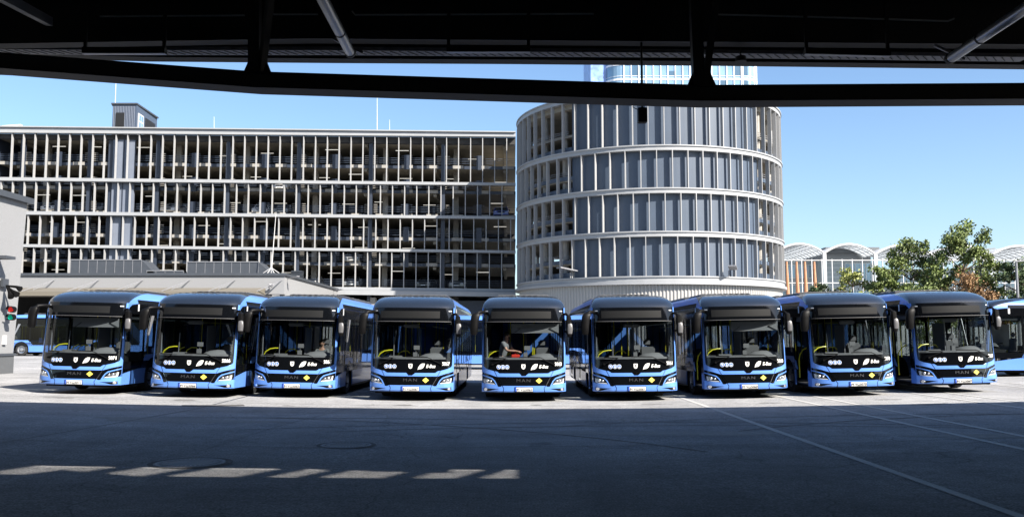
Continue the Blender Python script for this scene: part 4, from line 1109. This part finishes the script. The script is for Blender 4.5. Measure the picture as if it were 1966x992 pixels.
for px in (85,170,255,345,432,522):
    q = P(px, 540, YD); m_ = MB(); m_.bar((q.x+.9,YD-.02,ztop-.35),(q.x-.6,YD-2.5,zc+.14),.05,.05); m_.bar((q.x+.9,YD-.02,ztop-.35),(q.x-.1,YD-1.6,zc+.30),.04,.04); m_.build('awning_rod', M['galv'], LB)
def roofbox(pxa, pxb, pyt, lab, slope=None):
    a, b = P(pxa,pyt,YD+3), P(pxb,pyt,YD+3); zb_ = ztop+.22
    t = thing('roof_plant_box', ((a.x+b.x)/2, YD+3, zb_), lab, 'plant enclosure', 'metal plant enclosures on the depot roof')
    m_ = MB(); poly = [(a.x,YD+3,zb_),(b.x+ (1.4 if slope else 0),YD+3,zb_),(b.x,YD+3,a.z),(a.x,YD+3,a.z)]; m_.prism(poly, (0,2.5,0)); m_.build('casing', M['dkmetal'], t)
    m_ = MB(); n = max(2, round((b.x-a.x)/.75))
    for k in range(n+1):
        x = a.x+(b.x-a.x)*k/n; m_.box(x-.02,x+.02,YD+2.97,YD+3,zb_,a.z)
    m_.box(a.x-.03,b.x+.03,YD+2.95,YD+3,a.z-.02,a.z+.05); m_.build('seams', M['galv'], t)
roofbox(136, 272, 499, 'larger dark metal plant enclosure on the depot roof, at the left', 1)
roofbox(360, 496, 503, 'dark metal plant enclosure on the depot roof, left of the white mast', 1)
roofbox(282, 352, 520, 'low dark duct cover between the two roof enclosures')
t = thing('louvred_roof_vent', (P(570,520,YD+9).x, YD+9, ztop+.2), 'small louvred vent on the depot roof, right of the white mast', 'roof vent')
a = P(559,513,YD+9); b = P(580,513,YD+9); m_ = MB()
for k in range(7): m_.box(a.x,b.x,YD+9,YD+9.8,ztop+.25+k*.13,ztop+.31+k*.13)
m_.box(a.x+.05,b.x-.05,YD+9.1,YD+9.7,ztop+.22,ztop+1.1); m_.build('slats', M['dkmetal'], t)
a = P(530,407,YD+1.5); t = thing('roof_mast', (a.x,YD+1.5,ztop+.22), 'thin white mast with splayed feet on the depot roof', 'mast')
MB().tube([(a.x-.3,YD+1.5,ztop+.25),(a.x,YD+1.5,a.z)],[.045,.02],6).build('pole', M['whitesteel'], t)
m_ = MB()
for dx in (-1,-.4,.4,1): m_.bar((a.x-.3+dx*.8,YD+1.5+abs(dx)*.3-.3,ztop+.26),(a.x-.3,YD+1.5,ztop+.8),.05,.05)
m_.build('feet', M['whitesteel'], t)
def walllight(q, lab, d=(.9,-.5,.15)):
    t = thing('wall_lamp', q, lab, 'wall lamp', 'small lamps on the depot end wall'); q = Vector(q)
    MB().tube([q, q+Vector(d)*.6], .04).bar(q+Vector(d)*.5, q+Vector(d)*1.2, .35,.07).build('lamp_arm', M['galv'], t)
walllight((xe,YD+1,ztop-.2), 'small lamp at the top corner of the depot end wall')
walllight((xe,YD+21.5,ztop-.2), 'small lamp at the far end of the depot end wall')
walllight((xe-1.3,YD-.0,zaw+.25), 'small lamp low beside the awning corner of the depot', (.3,-.5,.3))

# ------------------------------------------------------------------ concrete building at the left edge
XW = -22.15
CBt = P(50,388,41.0)
GB = thing('gate_building', (XW-4, 38, gz(XW)), 'rough grey concrete building cut off by the left edge, dark plinth', 'building')
zr = 8.0
m_ = MB(); m_.prism([(XW-9,24,1.15),(XW-.22,24,1.15),(XW+.10,24,zr),(XW-9,24,zr)], (0,17.2,0)); m_.build('wall', M['render'], GB)
m_ = MB(); m_.box(XW-9.05, XW-.2, 23.95, 41.25, 0, 1.15); m_.build('plinth', M['plinth'], GB)
m_ = MB(); m_.box(XW-9.1, XW-.15, 23.9, 41.3, 1.15, 1.26); m_.build('plinth_trim', M['dkmetal'], GB)
m_ = MB(); m_.box(XW-9.2, XW+.32, 23.7, 41.4, zr, zr+.26); m_.build('roof_edge', M['dkmetal'], GB)
m_ = MB(); m_.box(XW+.0, XW+.7, 38.6, 39.35, 5.3, 5.42).box(XW,XW+.05,38.9,39.3,1.2,5.3); m_.build('door_canopy', M['dkmetal'], GB)
MB().box(XW-.3, XW-.1, 40.2, 40.42, 1.65, 2.05).build('switch_box', M['whitesteel'], GB)
yq = 40.1
t = thing('traffic_light', (XW, yq, 3.2), 'small red over green signal light on the concrete wall', 'signal light')
m_ = MB(); m_.bar((XW,yq,3.25),(XW+.25,yq,3.25),.05,.05).bar((XW,yq,2.75),(XW+.25,yq,2.75),.05,.05); m_.build('bracket', M['blackmat'], t)
for z, k, nm in ((3.18,'lit_r','red_lamp'),(2.84,'lit_g','green_lamp')):
    m_ = MB(); m_.tube([(XW+.25,yq+.12,z),(XW+.25,yq-.10,z)],.14,16); h = m_.build('housing', M['blackmat'], t)
    m_ = MB(); m_.tube([(XW+.25,yq-.10,z),(XW+.25,yq-.13,z)],.11,16); m_.build(nm, M[k], h)
    m_ = MB(); m_.grid([[(XW+.25+.15*cos(radians(a)), yq-y, z+.15*sin(radians(a))) for a in range(0,181,20)] for y in (.09,.26)]); m_.build('visor', M['blackmat'], h)
t = thing('loudspeaker', (XW, 39.8, 4.0), 'dark horn speaker and lamp cluster on a plate on the concrete wall', 'loudspeaker')
MB().box(XW,XW+.1,39.55,40.0,4.15,4.5).build('junction_plate', M['dkmetal'], t)
m_ = MB()
for dx, dy, dz in ((.35,-.3,-.45),(.55,-.2,-.35)): m_.tube([(XW+.15,39.8,4.15),(XW+.15+dx*.5,39.8+dy*.5,4.15+dz*.5),(XW+.15+dx,39.8+dy,4.15+dz)],[.05,.06,.14],10)
m_.tube([(XW+.1,39.8,4.2),(XW+.55,39.8,4.15),(XW+.75,39.75,4.05)],[.04,.06,.13],10)
m_.build('horn', M['blackmat'], t, True)

# ------------------------------------------------------------------ fence, vaults, offices at the right
FN = thing('slatted_fence', (24, 60, gz(24)), 'pale vertical slat fence behind the right-hand buses', 'fence')
m_ = MB(); x = 15.0
while x < 48: m_.box(x, x+.20, 60, 60.06, gz(x)-.1, gz(x)+2.35); x += .30
m_.build('slats', M['fence'], FN)
m_ = MB()
for z in (.5,1.9): m_.add([(15,60.07,z+gz(15)),(48,60.07,z+gz(48)),(48,60.13,z+gz(48)),(15,60.13,z+gz(15)),(15,60.07,z+.1+gz(15)),(48,60.07,z+.1+gz(48)),(48,60.13,z+.1+gz(48)),(15,60.13,z+.1+gz(15))], [(0,3,2,1),(4,5,6,7),(0,1,5,4),(1,2,6,5),(2,3,7,6),(3,0,4,7)])
for k in range(12): m_.box(15.1+k*2.9,15.22+k*2.9,60.07,60.2,0,gz(15+k*2.9)+2.4)
m_.build('rails', M['galv'], FN)

YV = 140.0
colpx = [(1486,488),(1582,487),(1680,489),(1790,490),(1902,491),(2012,492),(2120,492)]
VG = 'white barrel vaults standing in a row'
cpts = [P(a,b,YV) for a, b in colpx]
for i in range(len(cpts)-1):
    a, b = cpts[i], cpts[i+1]
    nm = ('leftmost, beside the round tower','above the striped grey office front','behind the two maples','over the red-brown bush','at the right edge','beyond the right edge')[i]
    t = thing('barrel_vault', ((a.x+b.x)/2, YV, gz(a.x)), 'white barrel vault roof on slim white columns, ' + nm, 'vault roof', VG)
    n = 18; H = 1.45; D_ = 17
    def arcp(k, y, dz=0): u = k/n; return (a.x+(b.x-a.x)*u, y, a.z+(b.z-a.z)*u + H*(1-(2*u-1)**2) + dz)
    m_ = MB(); m_.grid([[arcp(k,YV,0) for k in range(n+1)],[arcp(k,YV,.16) for k in range(n+1)],[arcp(k,YV+D_,.16) for k in range(n+1)],[arcp(k,YV+D_,0) for k in range(n+1)],[arcp(k,YV,0) for k in range(n+1)]])
    m_.build('membrane', M['vault'], t, True)
    m_ = MB(); m_.tube([arcp(k,YV-.1,.08) for k in range(n+1)],.17,8); m_.build('front_rim', M['whitesteel'], t, True)
    m_ = MB()
    for y in [YV+1+1.6*j for j in range(10)]: m_.tube([arcp(k,y,-.1) for k in range(n+1)],.06,5)
    for k in range(2,n-1,2): m_.bar(arcp(k,YV,-.06), arcp(k,YV+D_,-.06), .06,.06)
    m_.build('ribs', M['vaultrib'], t)
    MB().box(a.x-.26,a.x+.26,YV-.3,YV+.2,0,a.z).build('column', M['whitesteel'], t)
# noise protection glass wall with slim posts
NG = thing('glass_noise_wall', (60, 128, 0), 'tall transparent noise wall with thin white posts below the vaults', 'noise wall')
x0, x1 = P(1500,500,128).x, P(2010,500,128).x; zt = P(1700,500,128).z
MB().add([(x0,128,1),(x1,128,1),(x1,128,zt),(x0,128,zt)], [(0,1,2,3)]).build('glass_pane', M['noisewall'], NG)
m_ = MB(); x = x0
while x < x1: m_.box(x-.05,x+.05,127.9,128.1,0,zt+.2); x += 1.42
for z in (zt, zt-3.2, zt-6.5): m_.box(x0,x1,127.92,128.05,z,z+.1)
m_.build('posts', M['whitesteel'], NG)
# office block under the second vault, long glazed block left, block at right
def office(xa, xb, y, zt_, lab, mwall, wins, depth=14, rz=0):
    t = thing('office_block', ((xa+xb)/2, y, 0), lab, 'office building', 'office buildings behind the vaults')
    MB().box(xa,xb,y,y+depth,0,zt_).build('wall', mwall, t)
    for (u0,u1,z0,z1,nn) in wins:
        m_ = MB(); m_.box(xa+u0,xa+u1,y-.08,y-.02,z0,z1); w_ = m_.build('window', M['officeglass'], t)
        m_ = MB()
        for k in range(nn+1): xx = xa+u0+(u1-u0)*k/nn; m_.box(xx-.06,xx+.06,y-.16,y-.08,z0,z1)
        m_.box(xa+u0,xa+u1,y-.16,y-.08,z1,z1+.12); m_.box(xa+u0,xa+u1,y-.16,y-.08,z0-.12,z0); m_.build('window_frame', M['whitesteel'], w_)
    return t
q = lambda px, py, Y: P(px, py, Y)
Y1 = 146
xa, xb = q(1583,500,Y1).x, q(1672,500,Y1).x; zo = q(1600,487,Y1).z
t = office(xa, xb, Y1, zo, 'pale striped office block under the second vault from the left', M['officewall'], [(3.2,8.2,zo-4.4,zo-1.6,6),(3.2,8.2,zo-8.6,zo-5.8,6)])
m_ = MB()
for k in range(14): m_.box(xa+.2,xa+2.8,Y1-.07,Y1,zo-1.6-k*.75,zo-1.35-k*.75)
m_.build('wall_stripes', M['vaultrib'], t)
MB().box(xa-.3,xb+.8,Y1-1.6,Y1+.5,zo,zo+.9).build('roof_slab', mat("dark grey attic", (.10,.11,.12), .7), t)
Y2 = 150
xa, xb = q(1496,500,Y2).x, q(1580,500,Y2).x; zo = q(1540,500,Y2).z
office(xa, xb, Y2, zo, 'blue glazed office block behind the orange masts', M['officewall'], [(.4,xb-xa-.4,zo-2.8-k*3.3,zo-.8-k*3.3,9) for k in range(4)])
xa, xb = q(1892,500,Y1).x, q(2010,500,Y1).x; zo = q(1930,508,Y1).z
office(xa, xb, Y1, zo, 'dark framed office block at the right edge behind the pine', mat("dark office wall", (.13,.14,.15), .7), [(.4,xb-xa-.4,zo-3.6-k*3.6,zo-1.2-k*3.6,8) for k in range(3)])
xa, xb = q(1690,520,Y2).x, q(1880,520,Y2).x; zo = q(1800,516,Y2).z
office(xa, xb, Y2, zo, 'long pale office block mostly hidden by the maples', M['officewall'], [(.4,xb-xa-.4,zo-3.0-k*3.4,zo-1.0-k*3.4,16) for k in range(3)])
for px, nm in ((1510,'leftmost'),(1529,'second from the left'),(1545,'third from the left'),(1563,'rightmost')):
    a = P(px, 502, 118); t = thing('timber_mast', (a.x,118,gz(a.x)), 'orange tapered timber mast, ' + nm + ' of the four beside the round tower', 'mast', 'orange masts beside the round tower')
    MB().tube([(a.x+.2,118,0),(a.x+.1,118,a.z*.5),(a.x,118,a.z)],[.42,.30,.14],8).build('mast', M['orange'], t)
def pole(px, pyt, Y, r, lab, lamp=False):
    a = P(px, pyt, Y); t = thing('lamp_post', (a.x,Y,gz(a.x)), lab, 'lamp post', 'slim lamp posts among the trees')
    MB().tube([(a.x,Y,0),(a.x,Y,a.z)],[r,r*.7],8).build('pole', M['galv'], t)
    MB().bar((a.x-.2,Y,a.z),(a.x+1.1,Y,a.z+.12),.22,.08).build('lamp_head', M['galv'], t)
pole(1881,480,66,.10,'slim lamp post rising in front of the red-brown bush')
pole(1951,502,60,.10,'slim lamp post at the right edge before the dark tree')

# ------------------------------------------------------------------ trees
def tree(name, px, pyt, Y, wpx, seed, ml, lab, cat='tree', trunk_r=.16, leaf=.16, dens=1.0, crown0=.28, n_br=26, group='trees behind the right-hand buses', clump=.62):
    rd = random.Random(seed); top = P(px, pyt, Y); base = Vector((top.x, Y, gz(top.x))); H = top.z-base.z; R = wpx/FPX*Y/2
    t = thing(name, base, lab, cat, group)
    m_ = MB(); tr_ = []; x, y = 0, 0
    for k in range(8):
        u = k/7; tr_.append((base.x+x, base.y+y, base.z+H*.86*u)); x += rd.uniform(-.12,.12); y += rd.uniform(-.12,.12)
    m_.tube(tr_, [trunk_r*(1-.85*k/7) for k in range(8)], 8)
    tips = []
    for i in range(n_br):
        u = crown0 + (1-crown0)*(i+.5)/n_br*.97; k = min(6, int(u/.86*7)) if u < .86 else 6
        p0 = Vector(tr_[k]).lerp(Vector(tr_[k+1]), .5); a = i*2.4+rd.uniform(-.5,.5)
        prof_ = math.sin(pi*min(1,max(.08,(u-crown0)/(1-crown0)*.86+.12)))**.7; L = R*prof_*rd.uniform(.65,1.15)
        d_ = Vector((cos(a), sin(a), rd.uniform(.25,.75))); p1 = p0+d_*L*.5; p2 = Vector((p0.x+cos(a)*L, p0.y+sin(a)*L, min(base.z+H*u+rd.uniform(-.2,.4), top.z)))
        m_.tube([p0,p1,p2],[trunk_r*.38,trunk_r*.2,trunk_r*.07],5); tips += [p1.lerp(p2,.4),p2,p1.lerp(p2,.8)]
        for j in range(4):
            q_ = p2+Vector((rd.uniform(-1,1),rd.uniform(-1,1),rd.uniform(-.5,.8)))*R*.26; m_.tube([p1.lerp(p2,.6),q_],[trunk_r*.12,trunk_r*.04],4); tips.append(q_)
    tips.append(Vector((tr_[-1][0], tr_[-1][1], top.z-.25)))
    m_.build('trunk', M['bark'], t, True)
    m_ = MB(); rc = clump*R*.42
    for tp in tips:
        nl = int(34*dens*rd.uniform(.5,1.4)); rr_ = rc*rd.uniform(.6,1.25)
        for k in range(nl):
            v = Vector((rd.gauss(0,1),rd.gauss(0,1),rd.gauss(0,.7))); v = v.normalized()*rr_*rd.random()**.45
            c = tp+v; s = leaf*rd.uniform(.6,1.35)
            nn = Vector((rd.uniform(-1,1),rd.uniform(-1,1),rd.uniform(.0,1.4))).normalized(); a_ = nn.orthogonal().normalized(); b_ = nn.cross(a_)
            m_.add([c-a_*s, c-b_*s*.55+nn*s*.12, c+a_*s, c+b_*s*.55+nn*s*.12], [(0,1,2,3)])
    m_.build('crown', M[ml], t, fix=False)
    return t
tree('maple_tree', 1846, 441, 66, 120, 1, 'leaf', 'tallest maple with loose dark green crown, right of the other maple', dens=2.1, leaf=.115, n_br=30, crown0=.22, clump=.55)
tree('maple_tree', 1742, 466, 68, 118, 2, 'leaf', 'second tallest maple, left of the tallest one', dens=2.0, leaf=.115, n_br=26, crown0=.2, clump=.55)
tree('maple_tree', 1695, 514, 66, 66, 3, 'leaf', 'small dark green maple left of the second tallest', dens=1.8, leaf=.11, n_br=18, crown0=.2)
tree('young_tree', 1634, 516, 70, 78, 4, 'leafl', 'sparse yellow green young tree before the striped office block', dens=.55, leaf=.13, n_br=18, crown0=.2)
tree('pine_tree', 1567, 541, 72, 60, 5, 'leafd', 'low dark green pine beside the orange masts', dens=1.1, leaf=.10, n_br=14, crown0=.3)
tree('autumn_bush', 1858, 528, 62, 96, 6, 'leafr', 'rusty red-brown bush below the tallest maple', 'bush', leaf=.09, dens=1.1, n_br=22, crown0=.1, trunk_r=.08)
tree('autumn_bush', 1905, 556, 62, 70, 7, 'leafr', 'lower rusty bush to the right of the lamp post', 'bush', leaf=.09, dens=1.1, n_br=18, crown0=.1, trunk_r=.08)
tree('pine_tree', 1957, 500, 64, 86, 8, 'leafd', 'dark green tree cut off by the right edge', dens=1.3, leaf=.12, n_br=24, crown0=.15)
tree('green_bush', 1775, 552, 62, 130, 9, 'leaf', 'wide green bush behind bus 5069', 'bush', leaf=.11, dens=1.3, n_br=22, crown0=.1, trunk_r=.08)
tree('green_bush', 1660, 568, 62, 90, 10, 'leafl', 'low yellow green bush behind the roof of bus 5070', 'bush', leaf=.1, dens=1.0, n_br=18, crown0=.1, trunk_r=.07)
# ------------------------------------------------------------------ canopy over the camera
CN = thing('depot_canopy', (0, 18.6, 8), 'black steel canopy roof stretching over the foreground', 'canopy')
YE_ = 18.1
def eave(px, py): return P(px, py, YE_)
def beamline(pts, y, th, dep, m_):
    "pts: (x, zbottom)"
    for (xa, za), (xb, zb2) in zip(pts[:-1], pts[1:]):
        m_.add([(xa,y,za),(xb,y,zb2),(xb,y+dep,zb2),(xa,y+dep,za),(xa,y,za+th),(xb,y,zb2+th),(xb,y+dep,zb2+th),(xa,y+dep,za+th)], [(0,3,2,1),(4,5,6,7),(0,1,5,4),(1,2,6,5),(2,3,7,6),(3,0,4,7)])
ev = [(-60, P(0,108,YE_).z-.9)] + [(eave(a,b).x, eave(a,b).z) for a, b in ((0,108),(280,117),(640,120),(985,122),(1340,125),(1700,129),(1966,132))] + [(60, P(1966,132,YE_).z-1.0)]
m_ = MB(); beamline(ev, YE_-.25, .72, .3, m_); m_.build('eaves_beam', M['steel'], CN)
m_ = MB(); beamline([(x,z+.015) for x,z in ev], YE_+.06, .10, .05, m_); m_.build('eaves_flashing', M['galv'], CN)
RZ = max(z for x, z in ev) + .72
# roof deck; unseen slot and slats added to throw light patches on the ground
SX0, SX1, SY0, SY1 = -5.6, 8.4, 5.72, 6.68
HS = RZ
m_ = MB(); m_.box(-60,60,SY1,YE_+.05,HS,HS+.2).box(-60,60,-28,SY0,HS,HS+.2).box(-60,SX0,SY0,SY1,HS,HS+.2).box(SX1,60,SY0,SY1,HS,HS+.2)
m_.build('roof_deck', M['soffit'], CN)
RLs = MB(); k = 0; x = SX0
while x < SX1:
    w_ = .30 if k % 2 else .22
    RLs.prism([(x,SY0-.1,HS+.02),(x+w_,SY0-.1,HS+.02),(x+w_+.55,SY1+.1,HS+.02),(x+.55,SY1+.1,HS+.02)], (0,0,.1)); x += (1.12,1.08,1.15,.95,.6,1.2,1.5,1.1,1.3,.8,1.2,1,1,1)[k%14] ; k += 1
RLs.box(.6,1.0,SY0,SY1,HS+.02,HS+.1); RLs.prism([(1.6,SY0,HS+.13),(3.2,SY0,HS+.13),(1.9,SY0+.5,HS+.13)],(0,0,.05)); RLs.prism([(4.6,SY1,HS+.13),(7.4,SY1,HS+.13),(7.4,SY1-.45,HS+.13)],(0,0,.05))
y = SY0+.05
while y < SY1: RLs.box(SX0,SX1,y,y+.03,HS-.15,HS-.1); y += .10
RLs.build('added_light_slats', M['steel'], CN)  # bars and slats added out of view to break up and dim the light patches
m_ = MB(); m_.box(-60,60,-28,-27.7,0,HS); m_.build('rear_wall', M['soffit'], CN)  # unseen dark wall added to cut bounce light under the canopy
# purlins and the deep inner beam
m_ = MB()
for y in (15.4, 13.6, 11.6, 9.6): m_.box(-60,60,y,y+.14,HS-.22,HS)
m_.build('purlins', M['dkmetal'], CN)
zi0 = P(983,86,17.2).z
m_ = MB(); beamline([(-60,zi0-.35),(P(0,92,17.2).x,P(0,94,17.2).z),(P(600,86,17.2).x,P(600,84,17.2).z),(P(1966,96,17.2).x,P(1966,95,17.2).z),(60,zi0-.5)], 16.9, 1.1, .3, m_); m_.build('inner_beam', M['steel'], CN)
# truss: bottom chord + V struts
YC = 16.0
ch = [(-60,P(0,130,YC).z+2.4)] + [(P(a,b,YC).x, P(a,b,YC).z) for a, b in ((0,131),(490,168),(1180,189),(1350,194),(1966,190))] + [(60,P(1966,190,YC).z-.0)]
m_ = MB(); beamline(ch, YC, .25, .32, m_); beamline([(x,z-.02) for x,z in ch], YC-.08, .02, .48, m_); beamline([(x,z+.25) for x,z in ch], YC-.08, .02, .48, m_); m_.build('truss_chord', M['steel'], CN)
for px, py in ((490,138),(1350,160)):
    q_ = P(px,py,YC); m_ = MB()
    m_.bar((q_.x-.05,YC+.16,q_.z-.05),(q_.x-.09,YC+.16,HS), .20,.2,(0,1,0))
    m_.bar((q_.x+.06,YC+.16,q_.z-.05),(q_.x+.30,YC-.1,HS), .11,.13)
    m_.bar((q_.x-.03,YC+.16,q_.z-.05),(q_.x+.08,YC+.45,HS), .10,.12)
    m_.build('truss_strut', M['steel'], CN)
    m_ = MB(); m_.prism([(q_.x-.26,YC+.1,q_.z-.02),(q_.x+.26,YC+.1,q_.z-.02),(q_.x+.13,YC+.1,q_.z+.30),(q_.x-.13,YC+.1,q_.z+.30)], (0,.12,0)); m_.build('gusset_plate', M['steel'], CN)
# cable tray under the inner beam
def seg(pa, pb, Y): return P(*pa, Y), P(*pb, Y)
YT = 17.5
CT = thing('cable_tray', (0,YT,P(983,100,YT).z), 'long perforated cable tray along the canopy eaves', 'cable tray')
tp = [P(0,99,YT),P(230,101,YT),P(640,101,YT),P(985,104,YT),P(1340,106,YT),P(1966,114,YT)]
m_ = MB()
for a, b in zip(tp[:-1], tp[1:]): m_.bar(a, b, .30, .015)
for a, b in zip(tp[:-1], tp[1:]):
    m_.bar(a+Vector((0,-.15,.03)), b+Vector((0,-.15,.03)), .02, .07)
m_.build('tray', M['galv'], CT)
m_ = MB(); x = tp[0].x
def ty(x):
    for a, b in zip(tp[:-1], tp[1:]):
        if x <= b.x: return a.z+(b.z-a.z)*(x-a.x)/(b.x-a.x)
    return tp[-1].z
while x < tp[-1].x-.3:
    z = ty(x); m_.bar((x,YT-.1,z+.02),(x+.22,YT-.1,z+.02),.06,.03); m_.bar((x+.02,YT-.13,z-.012),(x+.2,YT+.1,z-.012),.02,.01); x += .17
m_.build('cables', M['steel'], CT)
m_ = MB(); x = tp[0].x
while x < tp[-1].x-.3: z = ty(x)+.24; m_.box(x,x+.11,YT-.35,YT-.31,z-.012,z+.012); x += .17
m_.build('perforated_rail', M['galv'], CT)
m_ = MB(); x = tp[0].x
a, b = tp[0], tp[-1]
for a, b in zip(tp[:-1], tp[1:]): m_.bar(a+Vector((0,-.3,.29)), b+Vector((0,-.3,.29)), .05,.07); m_.bar(a+Vector((0,-.3,.19)), b+Vector((0,-.3,.19)), .05,.05)
m_.build('rail_channel', M['steel'], CT)
def luminaire(p0, p1, lab):
    a, b = P(p0[0],p0[1],16.7), P(p1[0],p1[1],16.7); t = thing('luminaire', (a+b)/2, lab, 'light fitting', 'long unlit light fittings under the canopy edge')
    MB().bar(a+Vector((0,0,.05)), b+Vector((0,0,.05)), .14, .11).build('housing', M['steel'], t)
    MB().bar(a, b, .10, .03).build('diffuser', M['duct'], t)
    for u in (.02,.98): q_ = a.lerp(b,u); MB().box(q_.x-.03,q_.x+.03,q_.y-.02,q_.y+.02,q_.z+.1,HS).build('hanger', M['steel'], t)
luminaire((160,103),(318,103),'long unlit light fitting near the left end of the canopy edge')
luminaire((858,100),(1018,100),'long unlit light fitting in the middle of the canopy edge')
luminaire((1545,104),(1708,108),'long unlit light fitting near the right end of the canopy edge')
def drain(pa, Ya, pb, Yb, r, lab):
    a, b = P(*pa,Ya), P(*pb,Yb); t = thing('drain_pipe', b, lab, 'pipe', 'metal pipes under the canopy roof')
    MB().tube([a,b], r, 14).build('pipe', M['duct'], t, True)
    d_ = (b-a).normalized(); MB().tube([b-d_*.03,b+d_*.06], r*1.12, 14).tube([a.lerp(b,.62),a.lerp(b,.62)+d_*.05],r*1.08,14).build('collar', M['steel'], t)
    MB().bar(b+Vector((-.3,0,.25)), b+Vector((.25,0,-.02)),.05,.05).build('clamp', M['galv'], t)
drain((610,-20),13.2,(672,100),16.9,.095,'shiny metal pipe running down towards the left part of the canopy edge')
drain((2000,-5),13.6,(1826,112),16.9,.095,'shiny metal pipe slanting down at the right of the canopy')
m_ = MB(); a, b = P(-40,-30,13), P(95,42,16.5); t = thing('roof_brace', b, 'dim slanting brace in the upper left corner under the canopy', 'brace')
m_.bar(a,b,.12,.16).build('brace_bar', M['dkmetal'], t)
def conduit(pts, Y, lab):
    q_ = [P(a,b,Y) for a, b in pts]; t = thing('conduit', q_[0], lab, 'conduit', 'thin cable conduits under the canopy roof')
    MB().tube(q_, .018, 6).build('tube', M['ribmetal'], t, True)
    MB().tube([q_[0], q_[0]+Vector((0,0,.5))],.012,6).tube([q_[-1], q_[-1]+Vector((0,0,.5))],.012,6).build('riser', M['steel'], t)
conduit([(192,32),(470,30)],16.8,'thin conduit under the roof left of the left strut')
conduit([(525,28),(610,28)],16.8,'short thin conduit between the left strut and the left pipe')
conduit([(676,22),(682,29),(1140,27)],16.8,'thin conduit under the roof in the middle')
conduit([(1372,28),(1600,34),(1820,41),(1832,36)],16.8,'thin conduit under the roof left of the right pipe')
# hanging box
YX = 17.0
a, b = P(1233,98,YX), P(1233,208,YX)
t = thing('hanging_sensor_box', b, 'black box hanging on a rod below the canopy, before the round tower', 'sensor box')
c0, c1 = P(1224,208,YX), P(1242,236,YX)
MB().tube([(b.x,YX,HS),(b.x,YX,b.z)],.022,8).build('rod', M['steel'], t)
MB().box(c0.x,c1.x,YX-.08,YX+.08,c1.z,c0.z).build('box', M['steel'], t, bevel=.01)
MB().tube([(c0.x+.01,YX,c0.z-.03),(c0.x-.09,YX,c0.z+.02),(c0.x-.07,YX,c0.z+.12),(b.x,YX,c0.z+.16)],.008,6).build('cable', M['steel'], t, True)
a = P(1422,112,17.2); t = thing('small_hanging_lamp', a, 'small round black lamp hanging under the canopy right of the right strut', 'lamp')
MB().tube([a+Vector((0,0,.03)),a+Vector((0,0,-.07))],[.10,.11],14).build('shade', M['steel'], t); MB().tube([a,(a.x,a.y,HS)],.012,6).build('stem', M['steel'], t)
# columns of the canopy well behind the camera
for x in (-34,-12,12,34):
    MB().box(x-.2,x+.2,-14.2,-13.8,0,HS).build('column', M['steel'], CN)
